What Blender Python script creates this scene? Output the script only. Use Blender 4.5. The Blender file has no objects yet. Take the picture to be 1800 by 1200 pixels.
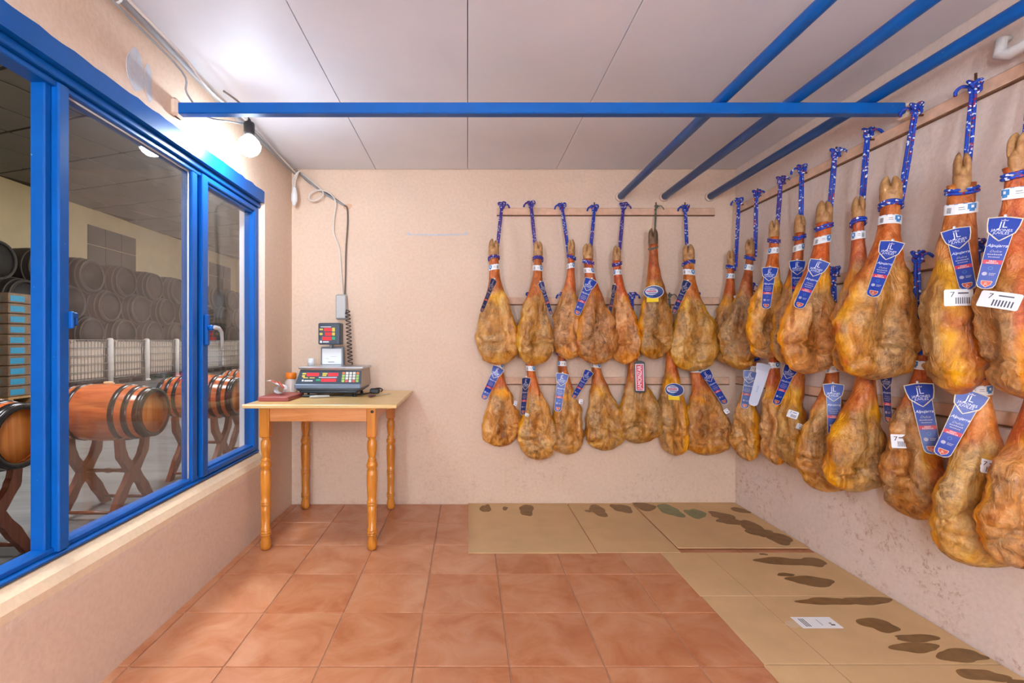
import bpy, bmesh, math, random
import numpy as np
from mathutils import Vector, noise
from mathutils.bvhtree import BVHTree

# ------------------------------------------------------------------ camera, world, lights, exposure
scene = bpy.context.scene
C = scene.collection
cam_d = bpy.data.cameras.new('camera'); cam = bpy.data.objects.new('camera', cam_d); C.objects.link(cam)
cam.location = (0, 0, 1.12); cam.rotation_euler = (math.pi/2, 0, 0)
cam_d.sensor_width = 36; cam_d.lens = 16.84; cam_d.shift_x = 0.0433; cam_d.clip_start = 0.05; cam_d.clip_end = 100
scene.camera = cam
scene.view_settings.view_transform = 'Standard'; scene.view_settings.look = 'None'
scene.view_settings.gamma = 1; scene.view_settings.use_curve_mapping = False
scene.view_settings.exposure = 0.66
world = bpy.data.worlds.new('world'); scene.world = world; world.use_nodes = True
world.node_tree.nodes['Background'].inputs[0].default_value = (.75, .85, 1, 1)
world.node_tree.nodes['Background'].inputs[1].default_value = .25
BULB_POWER = 170.0        # radiance of the bare bulb's globe
FILL_POWER = 131.0       # radiance of the fill tubes added on the wall behind the camera
HALL_FILL_POWER = 24.0        # radiance of the unseen light panels added to the hall ceiling

# ------------------------------------------------------------------ room dimensions (metres)
XL, XR, YB, YF, ZC = -1.215, 1.85, 3.31, -1.75, 2.307
R = math.radians

# ------------------------------------------------------------------ mesh helpers
class MB:
    def __init__(s): s.v = []; s.f = []; s.m = []; s.sm = []
    def add(s, vs, fs, m=0, smooth=False):
        o = len(s.v); s.v += [tuple(p) for p in vs]
        for f in fs: s.f.append(tuple(i+o for i in f)); s.m.append(m); s.sm.append(smooth)
        return s
    def box(s, x0, x1, y0, y1, z0, z1, m=0):
        return s.add([(x0,y0,z0),(x1,y0,z0),(x1,y1,z0),(x0,y1,z0),(x0,y0,z1),(x1,y0,z1),(x1,y1,z1),(x0,y1,z1)],
              [(0,3,2,1),(4,5,6,7),(0,1,5,4),(1,2,6,5),(2,3,7,6),(3,0,4,7)], m)
    def bbox(s, x0, x1, y0, y1, z0, z1, b=.004, m=0):
        """box with bevelled edges"""
        b = min(b, (x1-x0)*.45, (y1-y0)*.45, (z1-z0)*.45)
        vs = []; 
        for z, i in ((z0,b),(z0+b,0),(z1-b,0),(z1,b)):
            vs += [(x0+i+b,y0+i,z),(x1-i-b,y0+i,z),(x1-i,y0+i+b,z),(x1-i,y1-i-b,z),(x1-i-b,y1-i,z),(x0+i+b,y1-i,z),(x0+i,y1-i-b,z),(x0+i,y0+i+b,z)]
        fs = [tuple(range(7,-1,-1)), tuple(range(24,32))]
        for r in range(3):
            for k in range(8): fs.append((r*8+k, r*8+(k+1)%8, r*8+8+(k+1)%8, r*8+8+k))
        return s.add(vs, fs, m)
    def loft(s, rings, m=0, smooth=True, cap=True, closed=True):
        n = len(rings[0]); vs = [p for r in rings for p in r]; fs = []
        for i in range(len(rings)-1):
            for k in range(n if closed else n-1):
                fs.append((i*n+k, i*n+(k+1)%n, (i+1)*n+(k+1)%n, (i+1)*n+k))
        if cap and closed:
            fs.append(tuple(range(n-1,-1,-1))); fs.append(tuple(range((len(rings)-1)*n, len(rings)*n)))
        return s.add(vs, fs, m, smooth)
    def tube(s, pts, r, n=8, m=0, cap=True):
        pts = [Vector(p) for p in pts]; rings = []; prev = None
        rr = r if hasattr(r, '__len__') else [r]*len(pts)
        for i, p in enumerate(pts):
            t = (pts[min(i+1,len(pts)-1)] - pts[max(i-1,0)]).normalized()
            if prev is None:
                u = t.cross(Vector((0,0,1)))
                if u.length < 1e-3: u = t.cross(Vector((1,0,0)))
            else: u = prev - t*prev.dot(t)
            u.normalize(); prev = u; w = t.cross(u)
            rings.append([p + (u*math.cos(a)+w*math.sin(a))*rr[i] for a in [2*math.pi*k/n for k in range(n)]])
        return s.loft(rings, m, True, cap)
    def lathe(s, prof, c=(0,0,0), n=24, axis='z', m=0, cap=True):
        rings = []
        for r, h in prof:
            ring = []
            for k in range(n):
                a = 2*math.pi*k/n; x, y = r*math.cos(a), r*math.sin(a)
                ring.append({'z':(c[0]+x,c[1]+y,c[2]+h),'x':(c[0]+h,c[1]+x,c[2]+y),'y':(c[0]+y,c[1]+h,c[2]+x)}[axis])
            rings.append(ring)
        return s.loft(rings, m, True, cap)
    def prism_y(s, prof, y0, y1, m=0):
        n = len(prof)
        return s.add([(x,y0,z) for x,z in prof]+[(x,y1,z) for x,z in prof],
              [tuple(range(n)), tuple(range(2*n-1,n-1,-1))]+[(k,k+n,(k+1)%n+n,(k+1)%n) for k in range(n)], m)
    def plate(s, poly, z0, z1, m=0):
        n = len(poly)
        return s.add([(x,y,z0) for x,y in poly]+[(x,y,z1) for x,y in poly],
              [tuple(range(n-1,-1,-1)), tuple(range(n,2*n))]+[(k,(k+1)%n,(k+1)%n+n,k+n) for k in range(n)], m)
    def mesh(s, name, mats):
        me = bpy.data.meshes.new(name); me.from_pydata(s.v, [], s.f)
        for m in (mats if isinstance(mats,(list,tuple)) else [mats]): me.materials.append(m)
        me.polygons.foreach_set('material_index', s.m); me.polygons.foreach_set('use_smooth', s.sm); me.update()
        bm = bmesh.new(); bm.from_mesh(me); bmesh.ops.recalc_face_normals(bm, faces=bm.faces); bm.to_mesh(me); bm.free()
        return me
    def build(s, name, mats, parent=None, label=None):
        return obj(name, s.mesh(name, mats), parent, label)

def obj(name, me, parent=None, label=None, loc=None):
    o = bpy.data.objects.new(name, me); C.objects.link(o)
    if parent is not None: o.parent = parent
    if loc is not None: o.location = loc
    if label: o['label'] = label
    return o
def tag(o, label, cat, group=None):
    o['label'] = label; o['category'] = cat
    if group: o['group'] = group
    return o
def thing(name, label, cat, loc=(0,0,0), group=None):
    o = bpy.data.objects.new(name, None); C.objects.link(o); o.location = loc; o.empty_display_size = .05
    return tag(o, label, cat, group)
def struct(o, label=None, cat=None):
    o['kind'] = 'structure'
    if label: o['label'] = label
    if cat: o['category'] = cat
    return o
def copy_tree(o, parent=None):
    c = o.copy(); C.objects.link(c); c.parent = parent
    for ch in o.children: copy_tree(ch, c)
    return c
def sstep(a, b, x):
    t = min(max((x-a)/(b-a), 0), 1); return t*t*(3-2*t)
_txt = {}
def text2d(body, size, shear=0):
    """flat triangles of a word, centred on the origin"""
    key = (body, shear)
    if key not in _txt:
        cu = bpy.data.curves.new('lettering', 'FONT'); cu.body = body; cu.size = 1; cu.align_x = 'CENTER'; cu.align_y = 'CENTER'
        cu.shear = shear; cu.resolution_u = 2
        o = bpy.data.objects.new('lettering', cu); C.objects.link(o); bpy.context.view_layer.update()
        e = o.evaluated_get(bpy.context.evaluated_depsgraph_get()); me = e.to_mesh()
        _txt[key] = ([(v.co.x, v.co.y) for v in me.vertices], [tuple(p.vertices) for p in me.polygons])
        e.to_mesh_clear(); bpy.data.objects.remove(o); bpy.data.curves.remove(cu)
    vs, fs = _txt[key]
    return [(x*size, y*size) for x, y in vs], fs

# ------------------------------------------------------------------ materials
def srgb(r, g, b):
    f = lambda c: (c/255)/12.92 if c/255 <= .04045 else ((c/255+.055)/1.055)**2.4
    return (f(r), f(g), f(b), 1)
def new_mat(name):
    m = bpy.data.materials.new(name); m.use_nodes = True
    nt = m.node_tree; return m, nt, nt.nodes['Principled BSDF']
def nd(nt, t, **k):
    n = nt.nodes.new(t)
    for a, b in k.items():
        if a in n.inputs.keys(): n.inputs[a].default_value = b
        else: setattr(n, a, b)
    return n
def ramp(nt, fac, stops):
    r = nt.nodes.new('ShaderNodeValToRGB'); e = r.color_ramp.elements
    while len(e) < len(stops): e.new(.5)
    for i, (p, c) in enumerate(stops): e[i].position = p; e[i].color = c
    nt.links.new(fac, r.inputs[0]); return r.outputs[0]
def mix(nt, fac, a, b, mode='MIX'):
    n = nt.nodes.new('ShaderNodeMix'); n.data_type = 'RGBA'; n.blend_type = mode
    for i, s in ((0, fac), (6, a), (7, b)):
        if hasattr(s, 'is_output') or hasattr(s, 'links'): nt.links.new(s, n.inputs[i])
        else: n.inputs[i].default_value = s
    return n.outputs[2]
def pos(nt, scale=(1,1,1), obj_space=False):
    t = nt.nodes.new('ShaderNodeTexCoord').outputs['Object'] if obj_space else nt.nodes.new('ShaderNodeNewGeometry').outputs['Position']
    m = nd(nt, 'ShaderNodeMapping'); m.inputs['Scale'].default_value = scale; nt.links.new(t, m.inputs[0]); return m.outputs[0]
def noise_tex(nt, vec, scale, detail=4, rough=.55, dist=0):
    n = nd(nt, 'ShaderNodeTexNoise'); n.inputs['Scale'].default_value = scale; n.inputs['Detail'].default_value = detail
    n.inputs['Roughness'].default_value = rough; n.inputs['Distortion'].default_value = dist
    nt.links.new(vec, n.inputs['Vector']); return n.outputs[0]
def bump(nt, bs, h, strength, dist=.01):
    b = nd(nt, 'ShaderNodeBump'); b.inputs['Strength'].default_value = strength; b.inputs['Distance'].default_value = dist
    nt.links.new(h, b.inputs['Height']); nt.links.new(b.outputs[0], bs.inputs['Normal'])
def simple(name, col, rough=.5, metal=0, spec=.5, var=.0, scale=30, bmp=0, emit=None, es=0):
    m, nt, bs = new_mat(name)
    bs.inputs['Roughness'].default_value = rough; bs.inputs['Metallic'].default_value = metal
    bs.inputs['Specular IOR Level'].default_value = spec
    if var or bmp:
        n = noise_tex(nt, pos(nt), scale, 4)
        d = tuple(c*(1-var) for c in col[:3])+(1,); l = tuple(min(1, c*(1+var)) for c in col[:3])+(1,)
        nt.links.new(ramp(nt, n, [(.3, d), (.7, l)]), bs.inputs['Base Color'])
        if bmp: bump(nt, bs, n, bmp, .004)
    else: bs.inputs['Base Color'].default_value = col
    if emit: bs.inputs['Emission Color'].default_value = emit; bs.inputs['Emission Strength'].default_value = es
    return m

def plaster_mat(name, a, b, stain=0):
    m, nt, bs = new_mat(name)
    p = pos(nt)
    big = noise_tex(nt, p, 1.3, 5, .6); col = ramp(nt, big, [(.3, a), (.7, b)])
    fine = noise_tex(nt, p, 55, 5, .6)
    col = mix(nt, .06, col, ramp(nt, fine, [(.35, (.25,.16,.1,1)), (.6, (1,.9,.8,1))]))
    if stain:
        sep = nd(nt, 'ShaderNodeSeparateXYZ'); nt.links.new(nt.nodes.new('ShaderNodeNewGeometry').outputs['Position'], sep.inputs[0])
        sp = noise_tex(nt, p, 30, 6, .78, .3); cl = noise_tex(nt, p, 3.2, 3, .5)
        s1 = ramp(nt, sp, [(.53,(0,0,0,1)),(.64,(1,1,1,1))]); s2 = ramp(nt, cl, [(.42,(0,0,0,1)),(.58,(1,1,1,1))])
        hz = nd(nt, 'ShaderNodeMapRange'); hz.inputs['From Min'].default_value = .9; hz.inputs['From Max'].default_value = .45
        nt.links.new(sep.outputs[2], hz.inputs[0])
        mm = mix(nt, 1, mix(nt, 1, s1, s2, 'MULTIPLY'), hz.outputs[0], 'MULTIPLY')
        mm = mix(nt, 1, mm, (stain,stain,stain,1), 'MULTIPLY')
        col = mix(nt, mm, col, srgb(158, 96, 52))
    nt.links.new(col, bs.inputs['Base Color']); bs.inputs['Roughness'].default_value = .75; bs.inputs['Specular IOR Level'].default_value = .25
    h = mix(nt, .5, fine, noise_tex(nt, p, 14, 4, .6)); bump(nt, bs, h, .42, .007)
    return m

PEACH = plaster_mat('peach_plaster', srgb(220,191,166), srgb(228,202,180))
PEACH_STAIN = plaster_mat('peach_plaster_spattered', srgb(224,202,187), srgb(230,209,196), .6)
PEACH_BACK = plaster_mat('peach_plaster_back', srgb(220,190,164), srgb(228,200,176), .25)
SILL = plaster_mat('sill_plaster', srgb(226,196,160), srgb(238,212,178))
BARE = simple('bare_plaster', srgb(196,198,204), .9, var=.08, scale=40, bmp=.3)
def ceil_mat():
    m, nt, bs = new_mat('ceiling_panel_paint'); g = nt.nodes.new('ShaderNodeNewGeometry').outputs['Position']
    d = nd(nt, 'ShaderNodeVectorMath', operation='DISTANCE'); nt.links.new(g, d.inputs[0]); d.inputs[1].default_value = (-.98, 1.42, 2.307)
    mr = nd(nt, 'ShaderNodeMapRange'); nt.links.new(d.outputs['Value'], mr.inputs[0]); mr.inputs['From Min'].default_value = .02; mr.inputs['From Max'].default_value = .26; mr.inputs['To Min'].default_value = 1; mr.inputs['To Max'].default_value = 0
    soot = ramp(nt, mix(nt, 1, mr.outputs[0], noise_tex(nt, pos(nt, (1,2.5,1)), 6, 5, .65), 'MULTIPLY'), [(.12,(0,0,0,1)),(.5,(.75,.75,.75,1))])
    base = ramp(nt, noise_tex(nt, pos(nt), 2, 4), [(.3, srgb(218,220,226)), (.7, srgb(228,229,234))])
    nt.links.new(mix(nt, soot, base, srgb(84,78,76)), bs.inputs['Base Color']); bs.inputs['Roughness'].default_value = .55; return m
CEIL = ceil_mat()
DARKGAP = simple('dark_gap', srgb(70,60,55), .9)
def tile_mat():
    m, nt, bs = new_mat('terracotta_tile'); p = pos(nt)
    oi = nd(nt, 'ShaderNodeObjectInfo')
    va = nd(nt, 'ShaderNodeVectorMath', operation='MULTIPLY_ADD')
    cmb = nd(nt, 'ShaderNodeCombineXYZ'); nt.links.new(oi.outputs['Random'], cmb.inputs[2]); nt.links.new(oi.outputs['Random'], cmb.inputs[0])
    nt.links.new(cmb.outputs[0], va.inputs[0]); va.inputs[1].default_value = (17, 0, 31); nt.links.new(p, va.inputs[2])
    n1 = noise_tex(nt, va.outputs[0], 5, 6, .62, .8)
    col = ramp(nt, n1, [(.28, srgb(168,98,60)), (.48, srgb(188,124,86)), (.72, srgb(204,150,114))])
    col = mix(nt, .25, col, ramp(nt, oi.outputs['Random'], [(0, srgb(176,106,68)), (1, srgb(200,142,106))]))
    nt.links.new(col, bs.inputs['Base Color']); bs.inputs['Roughness'].default_value = .24
    bump(nt, bs, noise_tex(nt, p, 25, 4), .05, .003); return m
TILE = tile_mat()
GROUT = simple('grout', srgb(176,128,98), .9, var=.12, scale=15)
CARD = simple('cardboard', srgb(205,168,122), .75, spec=.2, var=.06, scale=6)
CARDEDGE = simple('cardboard_edge', srgb(120,88,58), .9)
OIL = simple('oil_soaked_cardboard', srgb(124,88,42), .5, var=.22, scale=22)
OILG = simple('greenish_oil_soaked_cardboard', srgb(110,112,66), .4, var=.2, scale=22)
def paint(name, col, rough=.35):
    m, nt, bs = new_mat(name); p = pos(nt)
    chips = ramp(nt, noise_tex(nt, p, 38, 6, .7), [(.70,(0,0,0,1)),(.74,(1,1,1,1))])
    n = noise_tex(nt, p, 9, 3)
    c = ramp(nt, n, [(.3, tuple(x*.85 for x in col[:3])+(1,)), (.7, col)])
    nt.links.new(mix(nt, chips, c, srgb(150,190,225)), bs.inputs['Base Color'])
    bs.inputs['Roughness'].default_value = rough; bs.inputs['Specular IOR Level'].default_value = .35; bump(nt, bs, noise_tex(nt, p, 60, 3), .12, .002); return m
BLUE = paint('blue_enamel', srgb(0,86,166))
BLUE_D = paint('blue_pipe_enamel', srgb(0,88,170), .3)
WOODP = simple('painted_wood_strip', srgb(222,180,150), .8, var=.12, scale=25, bmp=.3)
SHADE_EDGE = simple('rail_shade', srgb(120,84,58), .9, var=.2, scale=40)  # shadow along the rail bottoms, painted as a dark strip
RUST = simple('rusty_iron', srgb(110,72,48), .6, .6, var=.3, scale=80)
WHITEP = simple('white_plastic', srgb(225,225,222), .4)
GREYP = simple('grey_plastic', srgb(172,170,165), .5)
BLACKP = simple('black_plastic', srgb(28,28,30), .45)
TAPE = simple('white_tape', srgb(225,220,215), .6, var=.06, scale=60, bmp=.3)
STEEL = simple('brushed_steel', srgb(190,192,196), .28, 1)
PAPER = simple('white_paper', srgb(240,240,240), .6)
INK = simple('printed_ink', srgb(70,72,84), .7)
GUM = simple('white_sealant', srgb(215,215,210), .6)

def glass_mat(name, dust=.05, tint=(1,1,1,1)):
    m = bpy.data.materials.new(name); m.use_nodes = True; nt = m.node_tree; nt.nodes.clear()
    out = nd(nt, 'ShaderNodeOutputMaterial'); tr = nd(nt, 'ShaderNodeBsdfTransparent'); gl = nd(nt, 'ShaderNodeBsdfGlossy')
    tr.inputs[0].default_value = tint; gl.inputs['Roughness'].default_value = .0
    fr = nd(nt, 'ShaderNodeFresnel'); bf = nd(nt, 'ShaderNodeMapRange'); bf.inputs['To Min'].default_value = 1.5; bf.inputs['To Max'].default_value = 1/1.5
    nt.links.new(nt.nodes.new('ShaderNodeNewGeometry').outputs['Backfacing'], bf.inputs[0]); nt.links.new(bf.outputs[0], fr.inputs[0])
    m1 = nd(nt, 'ShaderNodeMixShader'); nt.links.new(fr.outputs[0], m1.inputs[0]); nt.links.new(tr.outputs[0], m1.inputs[1]); nt.links.new(gl.outputs[0], m1.inputs[2])
    df = nd(nt, 'ShaderNodeBsdfDiffuse'); df.inputs[0].default_value = srgb(200,190,180)
    n = noise_tex(nt, pos(nt), 5, 5, .65); f = ramp(nt, n, [(.4,(dust*.4,)*3+(1,)),(.8,(dust*1.6,)*3+(1,))])
    m2 = nd(nt, 'ShaderNodeMixShader'); nt.links.new(f, m2.inputs[0]); nt.links.new(m1.outputs[0], m2.inputs[1]); nt.links.new(df.outputs[0], m2.inputs[2])
    nt.links.new(m2.outputs[0], out.inputs[0]); return m
GLASS = glass_mat('dusty_window_glass')

def emis(name, col, s):
    m, nt, bs = new_mat(name); bs.inputs['Base Color'].default_value = (0.8,.8,.8,1)
    bs.inputs['Emission Color'].default_value = col; bs.inputs['Emission Strength'].default_value = s; return m

def wood_mat(name, dark, light, axis='x', scale=1.0, rough=.4, obj_space=False):
    m, nt, bs = new_mat(name)
    s = {'x':(1.2,14,14),'y':(14,1.2,14),'z':(14,14,1.2)}[axis]
    p = pos(nt, tuple(v*scale for v in s), obj_space)
    n = noise_tex(nt, p, 2.2, 6, .6, 1.2)
    nt.links.new(ramp(nt, n, [(.3, dark), (.7, light)]), bs.inputs['Base Color'])
    bs.inputs['Roughness'].default_value = rough; bump(nt, bs, n, .08, .003); return m
# ------------------------------------------------------------------ the room: floor, ceiling, walls
rnd = random.Random(7)
def blob(cx, cy, rx, ry, seed, n=28, rough=.25, rot=0):
    r_ = random.Random(seed); ph = [r_.uniform(0, 6.28) for _ in range(5)]; pts = []
    for k in range(n):
        a = 2*math.pi*k/n
        q = 1 + rough*sum(math.sin((j+2)*a+ph[j])/(j+1.4) for j in range(5))*.6
        x, y = rx*q*math.cos(a), ry*q*math.sin(a)
        pts.append((cx+x*math.cos(rot)-y*math.sin(rot), cy+x*math.sin(rot)+y*math.cos(rot)))
    return pts

floor = struct(MB().box(XL-.15, XR+.15, YF-.1, YB+.1, -.08, -.004).build('floor', GROUT))
P = .3284
def tile_mesh(w, d):
    return MB().bbox(-w/2, w/2, -d/2, d/2, -.012, 0, .0016).mesh('tile', TILE)
full = tile_mesh(P-.0045, P-.0045)
i = -5
for i in range(-5, 7):
    x0, x1 = .145+P*i, .145+P*(i+1)
    cx0, cx1 = max(x0, XL), min(x1, XR)
    if cx1-cx0 < .02: continue
    for j in range(-11, 6):
        y0, y1 = 1.651+P*j, 1.651+P*(j+1); cy0, cy1 = max(y0, YF), min(y1, YB)
        if cy1-cy0 < .02: continue
        whole = cx1-cx0 > P-.001 and cy1-cy0 > P-.001
        me = full if whole else tile_mesh(cx1-cx0-.0045, cy1-cy0-.0045)
        obj('tile', me, floor, loc=((cx0+cx1)/2, (cy0+cy1)/2, 0))

ceiling = struct(MB().box(XL-.15, XR+.15, YF-.1, YB+.15, ZC+.012, ZC+.08).build('ceiling', DARKGAP))
xs = [XL, -.633, 0, .61, 1.23, XR]
for a, b in zip(xs, xs[1:]):
    MB().bbox(a+.0016, b-.0016, YF, YB-.006, ZC, ZC+.012, .0012).build('ceiling_panel', CEIL, ceiling)

wall_back = struct(MB().box(XL-.15, XR+.15, YB, YB+.14, -.05, ZC+.05).build('wall_back', PEACH_BACK))
wall_right = struct(MB().box(XR, XR+.14, YF, YB, -.05, ZC+.05).build('wall_right', PEACH_STAIN))
wall_front = struct(MB().box(XL-.15, XR+.15, YF-.14, YF, -.05, ZC+.05).build('wall_front', PEACH))
XO = -1.36; WY0, WY1 = .42, 2.87
low = [(XO,-.05),(-1.208,-.05),(-1.204,.2),(-1.203,.37),(-1.207,.405),(-1.222,.432),(-1.25,.455),(-1.30,.462),(XO,.462)]
lw = MB().prism_y(low, WY0, WY1)
lw.box(XO, XL, YF, WY0, -.05, ZC+.05); lw.box(XO, XL, WY1, YB, -.05, ZC+.05); lw.box(XO, XL, WY0, WY1, 1.95, ZC+.05)
wall_left = struct(lw.build('wall_left', PEACH))
sl = MB().prism_y([(-1.2035,.385),(-1.2055,.408),(-1.221,.4345),(-1.25,.4575),(-1.252,.4565),(-1.223,.430),(-1.2085,.404)], WY0, WY1-.002)
struct(sl.build('trim_1', SILL), 'pale plaster window sill sloping below the blue frame', 'sill')
struct(MB().box(XO-.002, -1.293, 2.858, 2.869, .462, 1.95).build('trim_2', simple('white_reveal', srgb(236,234,238), .6)), 'white reveal beside the narrow window pane', 'trim')
# bare plaster where paint came off, and the scratch on the back wall
def wallblob_x(x, y, z, ry, rz, seed, par, name, mat, rot=0, th=.0015):
    pl = blob(y, z, ry, rz, seed, rot=rot); n = len(pl); s = 1 if x < 0 else -1
    MB().add([(x-s*.001,a,b) for a,b in pl]+[(x+s*th,a,b) for a,b in pl],
        [tuple(range(n)), tuple(range(n,2*n))]+[(k,(k+1)%n,(k+1)%n+n,k+n) for k in range(n)]).build(name, mat, par)
wallblob_x(XL, 1.752, 2.112, .042, .085, 3, wall_left, 'bare_patch', BARE)
wallblob_x(XL, 1.822, 2.105, .022, .066, 5, wall_left, 'bare_patch', BARE)
def wallblob_y(x, z, rx, rz, seed, name, mat, rot=0):
    pl = blob(x, z, rx, rz, seed, rot=rot); n = len(pl)
    MB().add([(a,YB+.001,b) for a,b in pl]+[(a,YB-.0015,b) for a,b in pl],
        [tuple(range(n)), tuple(range(n,2*n))]+[(k,(k+1)%n,(k+1)%n+n,k+n) for k in range(n)]).build(name, mat, wall_back)
wallblob_y(-.21, 1.857, .19, .006, 8, 'bare_patch', BARE)
wallblob_y(-.405, 1.864, .012, .008, 9, 'bare_patch', BARE); wallblob_y(-.012, 1.868, .012, .009, 10, 'bare_patch', BARE)

# ------------------------------------------------------------------ window: blue metal frame, panes, lintel board
win = bpy.data.objects.new('window_1', None); C.objects.link(win); win.location = (-1.25, 1.6, .46)
struct(win, 'blue metal framed sliding window looking into the barrel hall', 'window')
def wpart(name, mb, mat, par=None):
    o = mb.build(name, mat, par or win)
    if (par or win) is win: o.location = (1.25, -1.6, -.46)
    return o
def groove(mb, x0, x1, y0, y1, z0, z1, vert=True):
    mb.bbox(x0, x1, y0, y1, z0, z1, .004)
# lintel board with rough painted upper edge
lb = MB(); n = 60
top = [(WY0+(WY1-.012-WY0)*k/n, 2.012+.006*noise.noise(Vector((k*.9,3,1)))+.004*noise.noise(Vector((k*2.7,1,7)))) for k in range(n+1)]
vs = []
for y, z in top: vs += [(-1.2135, y, 1.945), (-1.2115, y, z), (-1.25, y, z), (-1.25, y, 1.945)]
fs = []
for k in range(n):
    for q in range(4): fs.append((k*4+q, k*4+(q+1)%4, k*4+4+(q+1)%4, k*4+4+q))
fs += [(0,1,2,3), (n*4,n*4+3,n*4+2,n*4+1)]
lb.add(vs, fs); wpart('lintel_board', lb, BLUE)
FX0, FX1 = -1.315, -1.25
wpart('top_rail', MB().bbox(FX0, FX1+.012, WY0, WY1-.004, 1.918, 1.944, .003).bbox(FX0, FX1-.004, WY0, WY1-.004, 1.898, 1.917, .003), BLUE)
wpart('bottom_rail', MB().bbox(FX0, FX1+.004, WY0, WY1-.004, .463, .474, .003).bbox(FX0, FX1-.012, WY0, WY1-.004, .474, .492, .003), BLUE)
wpart('frame_stile', MB().bbox(FX0, FX1, WY1-.03, WY1-.004, .475, 1.915, .004), BLUE)
wpart('frame_stile', MB().bbox(FX0, FX1, WY0, WY0+.04, .475, 1.915, .004), BLUE)
# wide mullion between the open side and the middle pane
wpart('mullion', MB().bbox(FX0, FX1+.002, 1.462, 1.503, .475, 1.915, .004).bbox(FX0, FX1-.02, 1.437, 1.463, .475, 1.915, .004), BLUE)
# middle sash
wpart('sash_stile', MB().bbox(FX0+.005, FX1-.008, 2.188, 2.232, .476, 1.912, .004).bbox(FX0+.006, FX1-.02, 2.230, 2.250, .476, 1.912, .003), BLUE)
gx = -1.281
pane_a = wpart('pane', MB().box(gx-.0025, gx+.0025, 1.5, 2.19, .488, 1.905), GLASS)
wpart('sealant_bead', MB().tube([(gx+.006, 1.51, 1.899), (gx+.006, 1.85, 1.899), (gx+.006, 2.186, 1.898)], .005, 6).tube([(gx+.006, 2.185, 1.898), (gx+.006, 2.185, .494)], .0035, 6), GUM)
# narrow hinged sash
s3 = 2.252
wpart('sash_stile', MB().bbox(FX0+.004, FX1+.004, s3, s3+.05, .478, 1.912, .004).bbox(FX0+.004, FX1-.01, s3+.048, s3+.062, .5, 1.89, .003), BLUE)
wpart('sash_stile', MB().bbox(FX0+.004, FX1+.002, WY1-.062, WY1-.032, .478, 1.912, .004), BLUE)
wpart('sash_rail', MB().bbox(FX0+.004, FX1+.003, s3+.05, WY1-.06, .478, .505, .004).bbox(FX0+.004, FX1-.01, s3+.05, WY1-.06, .5035, .515, .003), BLUE)
wpart('sash_rail', MB().bbox(FX0+.004, FX1+.003, s3+.05, WY1-.06, 1.885, 1.912, .004).bbox(FX0+.004, FX1-.01, s3+.05, WY1-.06, 1.873, 1.886, .003), BLUE)
wpart('pane', MB().box(gx-.0025, gx+.0025, s3+.055, WY1-.058, .51, 1.88), GLASS)
hp = wpart('window_handle', MB().bbox(FX1+.003, FX1+.02, 2.262, 2.29, 1.10, 1.25, .006).lathe([(.012,0),(.014,.012),(.012,.024)], (FX1+.018, 2.276, 1.185), 12, 'x'), BLUE)
MB().tube([(FX1+.03,2.276,1.185),(FX1+.045,2.285,1.187),(FX1+.05,2.31,1.183),(FX1+.05,2.335,1.165),(FX1+.048,2.345,1.13),(FX1+.046,2.345,1.085)], [.009,.010,.010,.009,.008,.006], 10).build('lever', GREYP, hp)
wpart('window_latch', MB().bbox(FX1-.003, FX1+.012, 1.499, 1.511, 1.16, 1.215, .003).bbox(FX1-.003, FX1+.01, 1.505, 1.528, 1.195, 1.212, .003).bbox(FX1-.001, FX1+.008, 1.52, 1.53, 1.17, 1.2, .003), BLUE)

# ------------------------------------------------------------------ blue beam and pipes under the ceiling
beam = thing('crossbeam', 'flat blue painted steel beam running across the room below the ceiling', 'beam', (0, 1.98, 2.055))
o = MB().bbox(XL+.01, 1.795, 1.96, 2.0, 2.054, 2.10, .004).build('bar', BLUE, beam); o.location = (0, -1.98, -2.055)
m_ = MB(); m_.bbox(XL-.002, XL+.03, 1.95, 2.012, 2.045, 2.118, .01)
o = MB().bbox(1.796, XR, 1.955, 2.01, 2.042, 2.1, .006).build('plaster_plug', PEACH, beam); o.location = (0, -1.98, -2.055)
o = m_.build('plaster_plug', PEACH, beam); o.location = (0, -1.98, -2.055)
for k, (x, lab) in enumerate(((1.054,'round blue pipe under the ceiling, farthest of three from the right wall'),
                              (1.356,'round blue pipe under the ceiling, middle one of three'),
                              (1.671,'round blue pipe under the ceiling, closest of three to the right wall'))):
    p = thing('ceiling_pipe', lab, 'pipe', (x, 3.3, 2.124), 'blue pipes under the ceiling')
    MB().tube([(0, YF-3.298, 0), (0, -1.4, .0), (0, 0.004, -.006)], .0235, 16).build('tube', BLUE_D, p)
    MB().lathe([(.030, -.006), (.034, 0.009)], (0,0,-.006), 16, 'y').build('wall_socket', PEACH, p)

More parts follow.
